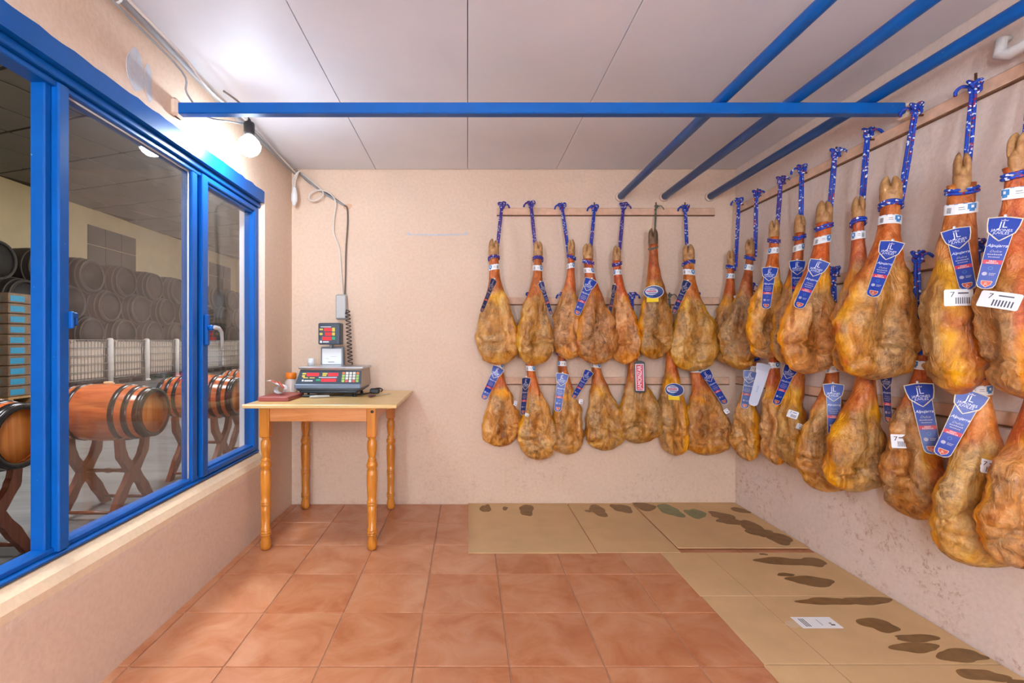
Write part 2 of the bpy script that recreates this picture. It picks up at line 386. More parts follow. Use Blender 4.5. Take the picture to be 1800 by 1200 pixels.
# ------------------------------------------------------------------ wooden ham rails with hooks
def hook_mesh():
    return MB().tube([(0,.0,0),(0,-.028,0),(0,-.034,.004),(0,-.036,.012),(0,-.036,.045)], .0042, 6).mesh('hook', RUST)
HOOK = hook_mesh()
def rail(label, wall, a, b, z, hooks):
    t = thing('ham_rail', label, 'rail', (a, YB, z) if wall == 'b' else (XR, a, z), 'rails the hams hang from')
    L = b-a
    if wall == 'b':
        MB().bbox(0, L, -.018, 0, -.027, .022, .004).build('board', WOODP, t); MB().bbox(0, L, -.019, 0, -.032, -.026, .002).build('shade_strip', SHADE_EDGE, t)
        for h in hooks: obj('hook', HOOK, t, loc=(h-a, -.004, .008))
    else:
        MB().bbox(-.018, 0, 0, L, -.027, .022, .004).build('board', WOODP, t); MB().bbox(-.019, 0, 0, L, -.032, -.026, .002).build('shade_strip', SHADE_EDGE, t)
        for h in hooks:
            o = obj('hook', HOOK, t, loc=(-.004, h-a, .008)); o.rotation_euler = (0, 0, -math.pi/2)
HOOKS = dict(bu=[.234,.432,.643,.865,1.063,1.286,1.484], bl=[.21,.425,.654,.873,1.122,1.379,1.558],
             ru=[3.184,2.991,2.759,2.586,2.351,2.159,1.927,1.706,1.522], rl=[3.056,2.851,2.644,2.358,2.146,1.922,1.698,1.544])
rail('topmost peach painted wooden rail on the back wall', 'b', .20, 1.70, 2.016, HOOKS['bu'])
rail('middle wooden rail on the back wall behind the upper hams', 'b', .19, 1.735, 1.402, HOOKS['bl'])
rail('lowest wooden rail on the back wall behind the lower hams', 'b', .19, 1.80, .853, [])
rail('topmost peach painted wooden rail on the right wall', 'r', .75, 3.28, 2.022, HOOKS['ru'])
rail('middle wooden rail on the right wall behind the upper hams', 'r', .75, 3.28, 1.434, HOOKS['rl'])
rail('lowest wooden rail on the right wall behind the lower hams', 'r', .75, 3.28, .86, [])
tp = thing('taped_bracket', 'white tape-wrapped bracket on the right wall rail, top right corner', 'bracket', (1.83, 1.60, 2.05))
MB().tube([(.01,.03,.10),(-.02,.025,.09),(-.03,.02,.04),(-.028,-.01,.025),(-.025,-.08,.03),(-.02,-.13,.02)], [.012,.016,.018,.02,.017,.018], 9).build('wrapped_arm', TAPE, tp)
# ------------------------------------------------------------------ cured hams
KS = [0,.03,.08,.12,.15,.19,.23,.27,.33,.40,.48,.56,.65,.74,.82,.89,.945,.98,1]
KA = [.13,.19,.24,.235,.21,.215,.225,.24,.29,.38,.53,.70,.87,.975,1.0,.93,.76,.48,.10]
KB = [.15,.26,.37,.40,.36,.37,.39,.42,.49,.58,.69,.80,.92,1.0,.98,.86,.66,.40,.08]
def hermite(xs_, ys_, x):
    i = min(max(int(np.searchsorted(xs_, x))-1, 0), len(xs_)-2)
    def tan(k):
        a, b = max(k-1,0), min(k+1,len(xs_)-1); return (ys_[b]-ys_[a])/(xs_[b]-xs_[a])
    h = xs_[i+1]-xs_[i]; t = (x-xs_[i])/h
    return (2*t**3-3*t*t+1)*ys_[i]+(t**3-2*t*t+t)*h*tan(i)+(-2*t**3+3*t*t)*ys_[i+1]+(t**3-t*t)*h*tan(i+1)

def ham_mat():
    m, nt, bs = new_mat('cured_ham'); p = pos(nt, obj_space=False)
    def attr(n):
        a = nd(nt, 'ShaderNodeAttribute'); a.attribute_name = n; return a.outputs['Fac']
    oi = nd(nt, 'ShaderNodeObjectInfo').outputs['Random']
    pz = pos(nt, (1.6,1.6,.7))
    n1 = noise_tex(nt, pz, 10, 7, .62, 1.0); n2 = noise_tex(nt, p, 42, 6, .7, .4); n3 = noise_tex(nt, pz, 5.5, 5, .6, .5)
    meat = ramp(nt, n1, [(.3, srgb(70,38,18)), (.40, srgb(146,90,40)), (.53, srgb(194,138,76)), (.68, srgb(226,184,128))])
    mould = ramp(nt, n3, [(.45,(0,0,0,1)),(.6,(.85,.85,.85,1))])
    meat = mix(nt, mould, meat, ramp(nt, n2, [(.32, srgb(104,76,50)), (.62, srgb(198,162,116))]))
    meat = mix(nt, .16, meat, ramp(nt, n2, [(.35, srgb(80,42,18)), (.62, srgb(230,172,98))]))
    fat = ramp(nt, n1, [(.3, srgb(196,112,14)), (.5, srgb(236,164,38)), (.7, srgb(248,206,110))])
    skin = ramp(nt, n1, [(.3, srgb(124,54,22)), (.5, srgb(186,98,50)), (.7, srgb(228,154,96))])
    skin = mix(nt, .25, skin, ramp(nt, n2, [(.4, srgb(110,40,22)), (.65, srgb(226,150,90))]))
    c = mix(nt, attr('meat'), skin, meat); c = mix(nt, attr('fat'), c, fat)
    hv = nd(nt, 'ShaderNodeHueSaturation'); mr = nd(nt, 'ShaderNodeMapRange'); nt.links.new(oi, mr.inputs[0]); mr.inputs['To Min'].default_value = .82; mr.inputs['To Max'].default_value = 1.22
    nt.links.new(mr.outputs[0], hv.inputs['Value'])
    wn = nd(nt, 'ShaderNodeTexWhiteNoise'); wn.noise_dimensions = '1D'; nt.links.new(oi, wn.inputs['W']); mh = nd(nt, 'ShaderNodeMapRange'); nt.links.new(wn.outputs['Value'], mh.inputs[0]); mh.inputs['To Min'].default_value = .488; mh.inputs['To Max'].default_value = .504; nt.links.new(mh.outputs[0], hv.inputs['Hue']); hv.inputs['Saturation'].default_value = 1.08; nt.links.new(c, hv.inputs['Color'])
    nt.links.new(hv.outputs[0], bs.inputs['Base Color'])
    rr = nd(nt, 'ShaderNodeMapRange'); nt.links.new(n2, rr.inputs[0]); rr.inputs['To Min'].default_value = .22; rr.inputs['To Max'].default_value = .5
    nt.links.new(rr.outputs[0], bs.inputs['Roughness']); bs.inputs['Specular IOR Level'].default_value = .55
    wr = noise_tex(nt, pos(nt, (2.0,2.0,.8)), 13, 6, .55, 1.8)
    bump(nt, bs, mix(nt, .22, wr, n2), .7, .02); return m
HAM = ham_mat()
def hoof_mat(name, a, b):
    m, nt, bs = new_mat(name); n = noise_tex(nt, pos(nt), 38, 6, .65, .5)
    nt.links.new(ramp(nt, n, [(.3, a), (.7, b)]), bs.inputs['Base Color']); bs.inputs['Roughness'].default_value = .5; bump(nt, bs, n, .5, .006); return m
HOOF = hoof_mat('dried_trotter', srgb(142,92,48), srgb(200,152,96)); HOOFD = hoof_mat('dark_trotter', srgb(58,42,30), srgb(130,96,62))
def rope_mat(name, base, f1, f2):
    m, nt, bs = new_mat(name); p = pos(nt)
    v = nd(nt, 'ShaderNodeTexVoronoi'); v.inputs['Scale'].default_value = 150; nt.links.new(p, v.inputs['Vector'])
    sc = nd(nt, 'ShaderNodeSeparateColor'); nt.links.new(v.outputs['Color'], sc.inputs[0])
    a = ramp(nt, sc.outputs[0], [(.90,(0,0,0,1)),(.91,(1,1,1,1))]); b = ramp(nt, sc.outputs[1], [(.90,(0,0,0,1)),(.91,(1,1,1,1))])
    c = mix(nt, b, base, f2); c = mix(nt, a, c, f1)
    nt.links.new(c, bs.inputs['Base Color']); bs.inputs['Roughness'].default_value = .6; bump(nt, bs, v.outputs['Distance'], .6, .003); return m
ROPE = rope_mat('blue_flecked_rope', srgb(18,62,170), srgb(225,230,238), srgb(150,30,60))
ROPEP = rope_mat('purple_blue_flecked_rope', srgb(58,48,140), srgb(215,215,230), srgb(120,40,90))
STRING = rope_mat('grey_green_string', srgb(96,100,84), srgb(150,150,130), srgb(70,74,60))
LB = simple('label_blue', srgb(6,50,148), .38); LBD = simple('label_navy', srgb(28,48,112), .4)
LC = simple('label_cream', srgb(222,208,178), .45); LWH = simple('label_white', srgb(240,240,244), .45)
LG = simple('label_pale_gold', srgb(176,172,190), .45); LRED = simple('label_red', srgb(196,40,60), .45); LOR = simple('label_brick', srgb(190,74,56), .45)
LSKY = simple('label_sky_blue', srgb(60,130,190), .4); LYEL = simple('label_yellow', srgb(236,200,30), .45); LBLK = simple('label_black', srgb(34,28,28), .45)
LPALE = simple('label_pale_back', srgb(196,202,220), .5); BANDM = simple('band_white', srgb(232,232,232), .5)

def profile_grid(mb, fmap, prof, h, mat, nv=14, nu=4):
    v0, v1 = prof[0][0], prof[-1][0]; vs = []; kv = [p[0] for p in prof]; kw = [p[1] for p in prof]
    rows = sorted(set([v0+(v1-v0)*k/nv for k in range(nv+1)]+kv))
    for v in rows:
        w = float(np.interp(v, kv, kw))
        for k in range(nu+1): vs.append(fmap(-w+2*w*k/nu, v, h))
    fs = [(r*(nu+1)+k, r*(nu+1)+k+1, (r+1)*(nu+1)+k+1, (r+1)*(nu+1)+k) for r in range(len(rows)-1) for k in range(nu)]
    mb.add(vs, fs, mat)
def put_text(mb, fmap, body, size, u, v, h, mat, shear=0, vert=False, sx=1):
    vs, fs = text2d(body, size, shear)
    if vert: mb.add([fmap(u-y, v-x*sx, h) for x, y in vs], fs, mat)
    else: mb.add([fmap(u+x*sx, v-y, h) for x, y in vs], fs, mat)
def disc(mb, fmap, u, v, r, h, mat, n=14):
    mb.add([fmap(u+r*math.cos(6.2832*k/n), v+r*math.sin(6.2832*k/n), h) for k in range(n)], [tuple(range(n))], mat)

def dashes(mb, fmap, u0, u1, v, hgt, h, mat, n=7):
    """a line of print too small to read"""
    q = (u1-u0)/n
    for k in range(n):
        a, b = u0+q*k+q*.12, u0+q*(k+1)-q*.1; e = hgt*(.5 if k % 3 else .75)
        mb.add([fmap(a, v-e, h), fmap(b, v-e, h), fmap(b, v+hgt/2, h), fmap(a, v+hgt/2, h)], [(0,1,2,3)], mat)
SHIELD = [(0,.012),(.005,.042),(.03,.040),(.056,.034),(.076,.014),(.086,.001)]
def shrink(prof, d):
    a, b = prof[0][0], prof[-1][0]; k = (b-a-2*d)/(b-a)
    return [(a+d+(v-a)*k, max(w-d, .0008)) for v, w in prof]
def ribbon(par, fmap, S, kind):
    """long ribbon label: shield, strip and print"""
    paper = MB(); ink = MB()
    strip = [(.05,.029),(.15,.026),(.236,.0235),(.246,.019),(.252,.008)]
    if kind == 'back':
        profile_grid(paper, fmap, strip, 0, 0); profile_grid(paper, fmap, SHIELD, .0008, 0)
        rb = paper.build('ribbon_label', [LPALE], par, 'pale reverse side of the ribbon label')
        put_text(ink, fmap, 'JUVILES', .012, 0, .15, .002, 0, vert=True); ink.build('lettering', [LSKY], rb)['kind'] = 'stuff'; return
    blue = 2 if kind == 'navy' else 1
    profile_grid(paper, fmap, strip, 0, 0); profile_grid(paper, fmap, shrink(strip, .0018), .0007, blue)
    profile_grid(paper, fmap, SHIELD, .0016, 0); profile_grid(paper, fmap, shrink(SHIELD, .0032), .0023, blue)
    red = [(.2235,.0125),(.226,.0145),(.237,.012),(.246,.001)]
    profile_grid(paper, fmap, red, .0014, 0, 4); profile_grid(paper, fmap, shrink(red, .0016), .0021, 3, 4)
    profile_grid(paper, fmap, [(.1515,.0235),(.1655,.023)], .0013, 4, 3)
    rb = paper.build('ribbon_label', [LC, LB, LBD, LOR, LRED], par, 'blue ribbon label with a shield at its top')
    put_text(ink, fmap, 'JL', .031, 0, .0295, .003, 0, sx=.9); put_text(ink, fmap, 'JAMONES', .0125, 0, .0485, .003, 0, sx=.95); put_text(ink, fmap, 'JUVILES', .0125, 0, .0585, .003, 0, sx=.95)
    for k in (-2,-1,0,1,2): disc(ink, fmap, k*.004, .0675, .0009, .003, 1, 6)
    cr = [(-.008,.0155),(-.009,.0105),(-.004,.013),(0,.008),(.004,.013),(.009,.0105),(.008,.0155)]
    ink.add([fmap(u, v, .003) for u, v in cr], [(0,1,2),(2,3,4),(4,5,6),(0,2,4,6)], 1)
    put_text(ink, fmap, 'Alpujarra', .0145, 0, .102, .0018, 0, .35, sx=.9)
    put_text(ink, fmap, 'Dulce', .012, 0, .1215, .0018, 1, .35); dashes(ink, fmap, -.018, .018, .1325, .0032, .0018, 1); dashes(ink, fmap, -.014, .014, .1415, .0026, .0018, 1)
    put_text(ink, fmap, 'GRAN', .0065, 0, .1555, .0022, 0); put_text(ink, fmap, 'RESERVA', .0078, 0, .162, .0022, 0)
    disc(ink, fmap, 0, .180, .006, .0016, 2); disc(ink, fmap, 0, .180, .0045, .0022, 3)
    disc(ink, fmap, -.0105, .200, .0065, .0016, 1); dashes(ink, fmap, 0, .016, .198, .0025, .0018, 1); dashes(ink, fmap, 0, .013, .203, .0025, .0018, 1); put_text(ink, fmap, 'JL', .0125, 0, .234, .003, 4)
    ink.build('lettering', [LWH, LG, LSKY, LB, LC], rb)['kind'] = 'stuff'
    pin = MB(); pin.lathe([(.0,0),(.0055,.001),(.0055,.003),(0,.005)], fmap(0, -.003, .001), 8, 'y'); pin.build('pin', LWH, rb)

def oval_label(par, fmap):
    pp = MB(); ink = MB()
    def ell(cu, cv, a, b, h, m):
        kv = [(cv-b*math.cos(math.pi*k/12), max(a*math.sin(math.pi*k/12), .001)) for k in range(13)]
        profile_grid(pp, lambda u, v, hh: fmap(u+cu, v, hh), kv, h, m, 12, 8)
    profile_grid(pp, fmap, [(.06,.034),(.1,.036)], .001, 3, 6, 6)
    ell(.006,.035,.060,.042,.002,0); ell(.006,.035,.0575,.0395,.0028,1); ell(-.006,.031,.038,.024,.0036,2)
    lb_ = pp.build('oval_label', [LWH, LBD, LPALE, LYEL], par, 'oval navy label with a yellow slip below it')
    profile_grid(ink, fmap, [(.0145,.016),(.019,.026)], .0044, 0, 3, 6); dashes(ink, fmap, -.036, .024, .030, .009, .0044, 1, 9); profile_grid(ink, fmap, [(.041,.03),(.0455,.022)], .0044, 0, 3, 6)
    dashes(ink, fmap, -.028, .004, .0625, .006, .0038, 2); ink.build('lettering', [LBD, LRED, LSKY], lb_)['kind'] = 'stuff'
def tall_label(par, fmap):
    pp = MB(); ink = MB()
    def q(d): return [(0+d,.012),(.012+d,.033-d),(.2-d,.033-d),(.21-d,.027)]
    profile_grid(pp, fmap, q(0), .001, 0, 12); profile_grid(pp, fmap, [(.022,.0255),(.196,.0255)], .002, 1, 10); profile_grid(pp, fmap, [(.026,.022),(.192,.022)], .003, 2, 10)
    lb_ = pp.build('tall_label', [LBLK, LWH, LRED], par, 'tall red label with white upright lettering')
    put_text(ink, fmap, 'JAMONZAR', .036, 0, .109, .004, 0, vert=True, sx=.82); ink.build('lettering', [LWH], lb_)['kind'] = 'stuff'

def smooth_path(pts, n=6):
    pts = [Vector(p) for p in pts]; out = []
    for i in range(len(pts)-1):
        a, b, c, d = pts[max(i-1,0)], pts[i], pts[i+1], pts[min(i+2,len(pts)-1)]
        for k in range(n):
            t = k/n; out.append(.5*((2*b)+(c-a)*t+(2*a-5*b+4*c-d)*t*t+(3*b-a-3*c+d)*t**3))
    out.append(pts[-1]); return out

def make_ham(idx, row, label):
    xt, yt, zt, L, W, T, yaw, lx, hook, lab, stk = row
    rr = random.Random(100+idx); sd = Vector((rr.uniform(-50,50), rr.uniform(-50,50), rr.uniform(-50,50)))
    cy_, sy_ = math.cos(R(yaw)), math.sin(R(yaw))
    dark = idx in (6, 13)
    t = thing('cured_ham', label, 'ham', (xt, yt, zt), 'hams hanging on the walls')
    def w3(x, y, s):           # local section point to the ham's own frame
        k = lx*sstep(.1, .72, s)
        return (x*cy_+y*sy_+k, -x*sy_+y*cy_, -s*L)
    asym = rr.choice((-1, 1))*rr.uniform(.015, .05); hip = rr.uniform(.68, .80); tiltc = rr.uniform(-.10, .10); c2 = rr.uniform(.82,.9)
    NS, NT = 60, 44; vs = []; am = []; af = []
    def sect(s):
        a = hermite(KS, KA, s)*W/2; b = hermite(KS, KB, s)*T/2
        return a, b
    slim = rr.uniform(.94, 1.06)
    for i in range(NS+1):
        q = i/NS; s = .125+.875*(1-(1-q)**1.5)
        a, b = sect(s)
        if .25 < s < .6: a *= 1+(slim-1)*math.sin((s-.25)/.35*math.pi)
        m = sstep(.36, .52, s)
        cxo = asym*W*math.sin(min(max((s-.4)/.6, 0), 1)*math.pi*.9); yo = (T/2-b)*.35
        for k in range(NT):
            th = 2*math.pi*k/NT; c, sn = math.cos(th), math.sin(th)
            x = a*math.copysign(abs(c)**.88, c); y = b*math.copysign(abs(sn)**(.9-.3*m if sn < 0 else .9), sn)
            nx, ny = c, sn; xr_ = x/max(a, 1e-4)
            if sn < 0:
                y *= 1-.34*m
                f = -sn*m
                y += f*T*.22*math.exp(-((xr_-.15)/.42)**2-((s-hip)/.085)**2)
                y -= f*T*.14*math.exp(-((xr_+.35)/.3)**2-((s-hip+.16)/.11)**2)
                d1 = s-(hip+.055+tiltc*xr_+.02*math.sin(xr_*4+idx)); y += f*.030*math.exp(-(d1/.014)**2)*sstep(-.7, .2, xr_*math.copysign(1, tiltc))
                d2 = s-(c2-tiltc*.7*xr_+.03*math.sin(xr_*3+2*idx)); y += f*.016*math.exp(-(d2/.011)**2)
                d3 = xr_-(.25*math.sin(s*9+idx)); y += f*.015*math.exp(-(d3/.08)**2)*sstep(.45,.6,s)
            pv = Vector((x, y, -s*L))
            n1 = noise.fractal(pv*9+sd, 1.0, 2.1, 4); n2 = noise.fractal(pv*30+sd, .8, 2.1, 3)
            amp = (.003+.017*m)*(1 if s < .96 else max(0, (1-s)/.04)); amp2 = (.0012+.0055*m)*(1 if s < .96 else max(0, (1-s)/.04))
            x += nx*(n1*amp+n2*amp2)+cxo; y += ny*(n1*amp*.8+n2*amp2)+yo
            vs.append(w3(x, y, s))
            n3 = noise.fractal(pv*7+sd*1.7, 1.0, 2.0, 3)
            mt = sstep(-.12, .22, -sn+.22*n3)*sstep(.36, .47, s-.05*xr_*xr_+.07*n3)
            ft = math.exp(-((-sn+.05)/(.42 if c*asym > 0 else .24))**2)*sstep(.42, .56, s+.08*n3)*sstep(-.5, .05, n3+.1)
            ft = max(ft, .9*sstep(.15,.5,sn*0+n3+.25)*sstep(.86,.95,s)*(1-mt*.7), .75*sstep(.38,.46,s)*(1-sstep(.47,.56,s))*sstep(0,.35,n3)*(-sn > -.2))
            am.append(mt); af.append(min(ft, 1))
    mb = MB(); fs = []
    for i in range(NS):
        for k in range(NT): fs.append((i*NT+k, i*NT+(k+1)%NT, (i+1)*NT+(k+1)%NT, (i+1)*NT+k))
    fs += [tuple(range(NT-1,-1,-1)), tuple(range(NS*NT, NS*NT+NT))]
    mb.add(vs, fs, 0, True); me = mb.mesh('leg', HAM)
    for nm, dat in (('meat', am), ('fat', af)):
        at = me.attributes.new(nm, 'FLOAT', 'POINT'); at.data.foreach_set('value', dat)
    obj('leg', me, t)
    bvh = BVHTree.FromPolygons([Vector(v) for v in vs], fs)
    # trotter: pastern and two toes
    tr = MB(); hy = yaw-math.degrees(math.atan2(xt+lx, yt))+rr.uniform(-28, 28); ch, sh = math.cos(R(hy)), math.sin(R(hy))
    def ringp(cx, cyy, a, b, s, n=12): return [w3((cx+a*math.cos(6.2832*k/n))*ch-(cyy+b*math.sin(6.2832*k/n))*sh, (cx+a*math.cos(6.2832*k/n))*sh+(cyy+b*math.sin(6.2832*k/n))*ch+(T/2-sect(.15)[1])*.35, s) for k in range(n)]
    A = sect(.10)[0]; B = sect(.10)[1]
    g = lambda v, e: v*(1+.12*noise.noise(Vector((e*7, idx, 3))))
    tr.loft([ringp(0, 0, g(A*q, i_), g(B*q, i_+9), s) for i_, (s, q) in enumerate(((.165,.86),(.15,.87),(.13,.97),(.11,1.04),(.09,1.04),(.075,.95),(.06,.75)))])
    for sgn in (-1, 1):
        dl = rr.uniform(-.008, .008)
        tr.loft([ringp(sgn*A*.47+sgn*ox*A, -B*oy, A*wx, B*wy, s+dl*(s < .05)) for s, wx, wy, ox, oy in
                 ((.10,.45,.8,0,0),(.08,.53,.94,0,.02),(.06,.53,.9,.01,.08),(.042,.50,.80,.01,.12),(.027,.42,.66,0,.14),(.013,.31,.46,-.05,.12),(.004,.18,.26,-.1,.08),(-.002,.04,.06,-.14,.06))])
    tr.build('trotter', HOOFD if dark else HOOF, t)
    # paper band round the shank
    if idx not in (6, 12, 13):
        bd = MB(); s0, s1 = .203, .246; n = 36; kk = rr.uniform(-.008, .008)
        def bp(th, f, off=0):
            s = s0+(s1-s0)*f+kk*math.cos(th); a, b = sect(s); yo = (T/2-b)*.35; a2 = sect(s1)[0]; b2 = sect(s1)[1]
            return w3((max(a, a2)*1.04+.0025+off)*math.cos(th)+asym*0, (max(b, b2)*1.04+.0025+off)*math.sin(th)+yo, s)
        bd.add([bp(6.2832*k/n, f) for f in (0,.5,1) for k in range(n)], [(r_*n+k, r_*n+(k+1)%n, r_*n+n+(k+1)%n, r_*n+n+k) for r_ in range(2) for k in range(n)], 0, True)
        bo = bd.build('paper_band', BANDM, t); pr = MB()
        va = math.atan2(xt+lx, yt)    # direction to the room's middle decides which side the print is on
        base = -math.pi/2+R(yaw)-va
        def patch(t0, t1, f0, f1, mat, off=.0007):
            q = 5; pr.add([bp(base+t0+(t1-t0)*k/q, f, off) for f in (f0, f1) for k in range(q+1)], [(k, k+1, q+2+k, q+1+k) for k in range(q)], mat)
        side = rr.choice((-1, 1, 1)); o_ = side*.75
        patch(o_-.32, o_+.32, .1, .62, 0); patch(o_-.2, o_+.2, .62, .82, 0); patch(o_-.1, o_+.1, .25, .5, 2, .0012)
        patch(-1.4, 1.4, .0, .06, 0)
        for k in range(6): patch(-o_*.9-.2+k*.06, -o_*.9-.17+k*.06, .3, .85, 1)
        patch(-.1, .25, .35, .4, 1); patch(-.1, .3, .55, .59, 1)
        pr.build('print', [LSKY, INK, LWH], bo)
    # rope: double strand from the hook, tie round the ankle, knot on the hook
    rmat = STRING if dark else (ROPEP if idx in (1, 2, 5, 17) else ROPE); rad = .0032 if dark else .0058
    hk = Vector(hook)-Vector((xt, yt, zt)); hk.z += .018
    if hook[0] < 1.8: hk.y -= .012
    else: hk.x -= .012
    rp = MB(); s_t = .15; a, b = sect(s_t); yo = (T/2-b)*.35; cen = Vector(w3(0, yo, s_t))
    dirh = Vector((hk.x-cen.x, hk.y-cen.y, 0))
    dirh = dirh.normalized() if dirh.length > .01 else Vector((1,0,0))
    r0 = math.sqrt((a*(dirh.x*cy_-dirh.y*sy_))**2+(b*(dirh.x*sy_+dirh.y*cy_))**2)+rad*1.2
    side = Vector((1,0,0)) if hook[0] < 1.8 else Vector((.6,-.6,0)).normalized()
    end = cen+dirh*r0+Vector((0,0,.004))
    up = Vector((end.x*.7+hk.x*.3, end.y*.7+hk.y*.3, end.z*.5+hk.z*.5)) if dirh.length else end
    for sg in (-1, 1):
        off = side*rad*1.05*sg
        rp.tube(smooth_path([hk+off*.6, hk*.7+end*.3+off, hk*.35+end*.65+off, end+off*.8], 5), rad, 7)
    for turn in (0, 1):
        ring = []
        for k in range(25):
            th = 6.2832*k/24; tilt = .010*math.cos(th+idx)+(turn-.5)*rad*2.0
            p = w3((a+rad*.9)*math.cos(th), (b+rad*.9)*math.sin(th)+yo, s_t); ring.append((p[0], p[1], p[2]+tilt))
        rp.tube(ring, rad, 7)
    ro = rp.build('rope', rmat, t)
    kn = MB(); ks = .021 if not dark else .010; o2 = rr.uniform(0, 6.28)
    trefoil = [hk+Vector((ks*.45*(math.sin(q_)+2*math.sin(2*q_)), ks*.38*math.sin(3*q_)-.004, ks*.42*(math.cos(q_)-2*math.cos(2*q_)))) for q_ in [6.2832*k/36+o2 for k in range(37)]]
    kn.tube(trefoil, rad*.98, 7)
    sgn = rr.choice((-1, 1)); tl = side*sgn
    kn.tube(smooth_path([hk+tl*.01, hk+tl*.03+Vector((0,0,.008)), hk+tl*.045+Vector((0,0,-.004)), hk+tl*.05+Vector((0,-.005,-.02))], 4), rad, 7)
    kn.build('knot', rmat, ro)
    # labels: laid on the surface that looks into the room
    alpha = math.atan2(xt+lx, yt); d = Vector((math.sin(alpha), math.cos(alpha), 0)); rv = Vector((math.cos(alpha), -math.sin(alpha), 0))
    cenp = Vector((lx, 0, 0))
    def hit(r, z):
        o_ = cenp+rv*r-d*1.0; o_.z = z-zt
        h = bvh.ray_cast(o_, d, 2.0); return None if h[0] is None else h
    if lab:
        r1, z1, r2, z2, tw = lab; ax = Vector((r2-r1, z2-z1)); ln = ax.length; ax.normalize()
        ulen = {6:.1, 13:.1, 12:.21}.get(idx, .25); sc = 1.0 if idx in (6, 12, 13) else min(max(ln/.25, .86), 1.08)
        vsn = [ulen*sc*k/12 for k in range(13)]; hs = []
        for v in vsn:
            best = None
            for u in (-.025, 0, .025):
                r_ = r1+ax.x*v+ax.y*u*-1; z_ = z1+ax.y*v+ax.x*u
                h = hit(r_, z_)
                if h is not None: dd = (h[0]-cenp).dot(d); best = dd if best is None else min(best, dd)
            hs.append(best)
        ok = [(v, h) for v, h in zip(vsn, hs) if h is not None]
        if len(ok) >= 3:
            co = np.polyfit([v for v, _ in ok], [h for _, h in ok], 2 if len(ok) > 5 else 1)
            sh_ = min(h-np.polyval(co, v) for v, h in ok)
            depf = lambda v: float(np.polyval(co, min(max(v, ok[0][0]), ok[-1][0])))+sh_-.004
        else: depf = lambda v: -T*.4
        ct, st_ = math.cos(R(tw)), math.sin(R(tw))
        uvec2 = Vector((-ax.y, ax.x))          # to the right of the label's axis, in the (r, z) plane
        def fmap(u, v, h):
            v *= sc; u *= sc
            rr_ = r1+ax.x*v+uvec2.x*u*ct+h*st_*0; zz = z1+ax.y*v+uvec2.y*u*ct
            q = cenp+rv*rr_+d*(depf(v)-h-abs(u*st_)*0+u*st_-abs(.03*st_)); q.z = zz-zt
            return (q.x, q.y, q.z)
        if idx in (6, 13): oval_label(t, fmap)
        elif idx == 12: tall_label(t, fmap)
        else: ribbon(t, fmap, sc, 'back' if idx == 25 else ('navy' if abs(tw) > 40 else 'blue'))
    for r_, z_, sw, shh, ro_ in stk:
        h = hit(r_, z_)
        if h is None: h = (cenp+rv*r_-d*T*.3+Vector((0,0,z_-zt)), -d)
        nrm = (h[1] if h[1].dot(d) < 0 else -h[1]); nrm = (nrm*.5-d*.5).normalized()
        ux = nrm.cross(Vector((0,0,1))).normalized()*-1; uz = ux.cross(nrm)*-1
        if uz.z < 0: uz = -uz
        cr_, sr_ = math.cos(R(ro_)), math.sin(R(ro_)); ex = ux*cr_+uz*sr_; ez = uz*cr_-ux*sr_
        fm = lambda u, v, hh: tuple(h[0]+ex*u-ez*v+nrm*(.010+hh-3.5*(u*u)))
        st = MB(); profile_grid(st, fm, [(-shh/2, sw/2*.93), (-shh/2+.004, sw/2), (shh/2-.004, sw/2), (shh/2, sw/2*.93)], 0, 0, 4, 5)
        so = st.build('sticker', LWH, t, 'small white sticker'); pr = MB()
        for k in range(7): profile_grid(pr, lambda u, v, hh, k=k: fm(u+sw*(-.1+k*.075), v, hh), [(shh*.0, sw*.018), (shh*.38, sw*.018)], .001, 0, 2, 1)
        put_text(pr, fm, '7', shh*.45, -sw*.22, -shh*.18, .001, 1); profile_grid(pr, lambda u, v, hh: fm(u+sw*.15, v, hh), [(-shh*.3, sw*.18), (-shh*.22, sw*.18)], .001, 0, 2, 1)
        pr.build('print', [INK, LBLK], so)
    return t
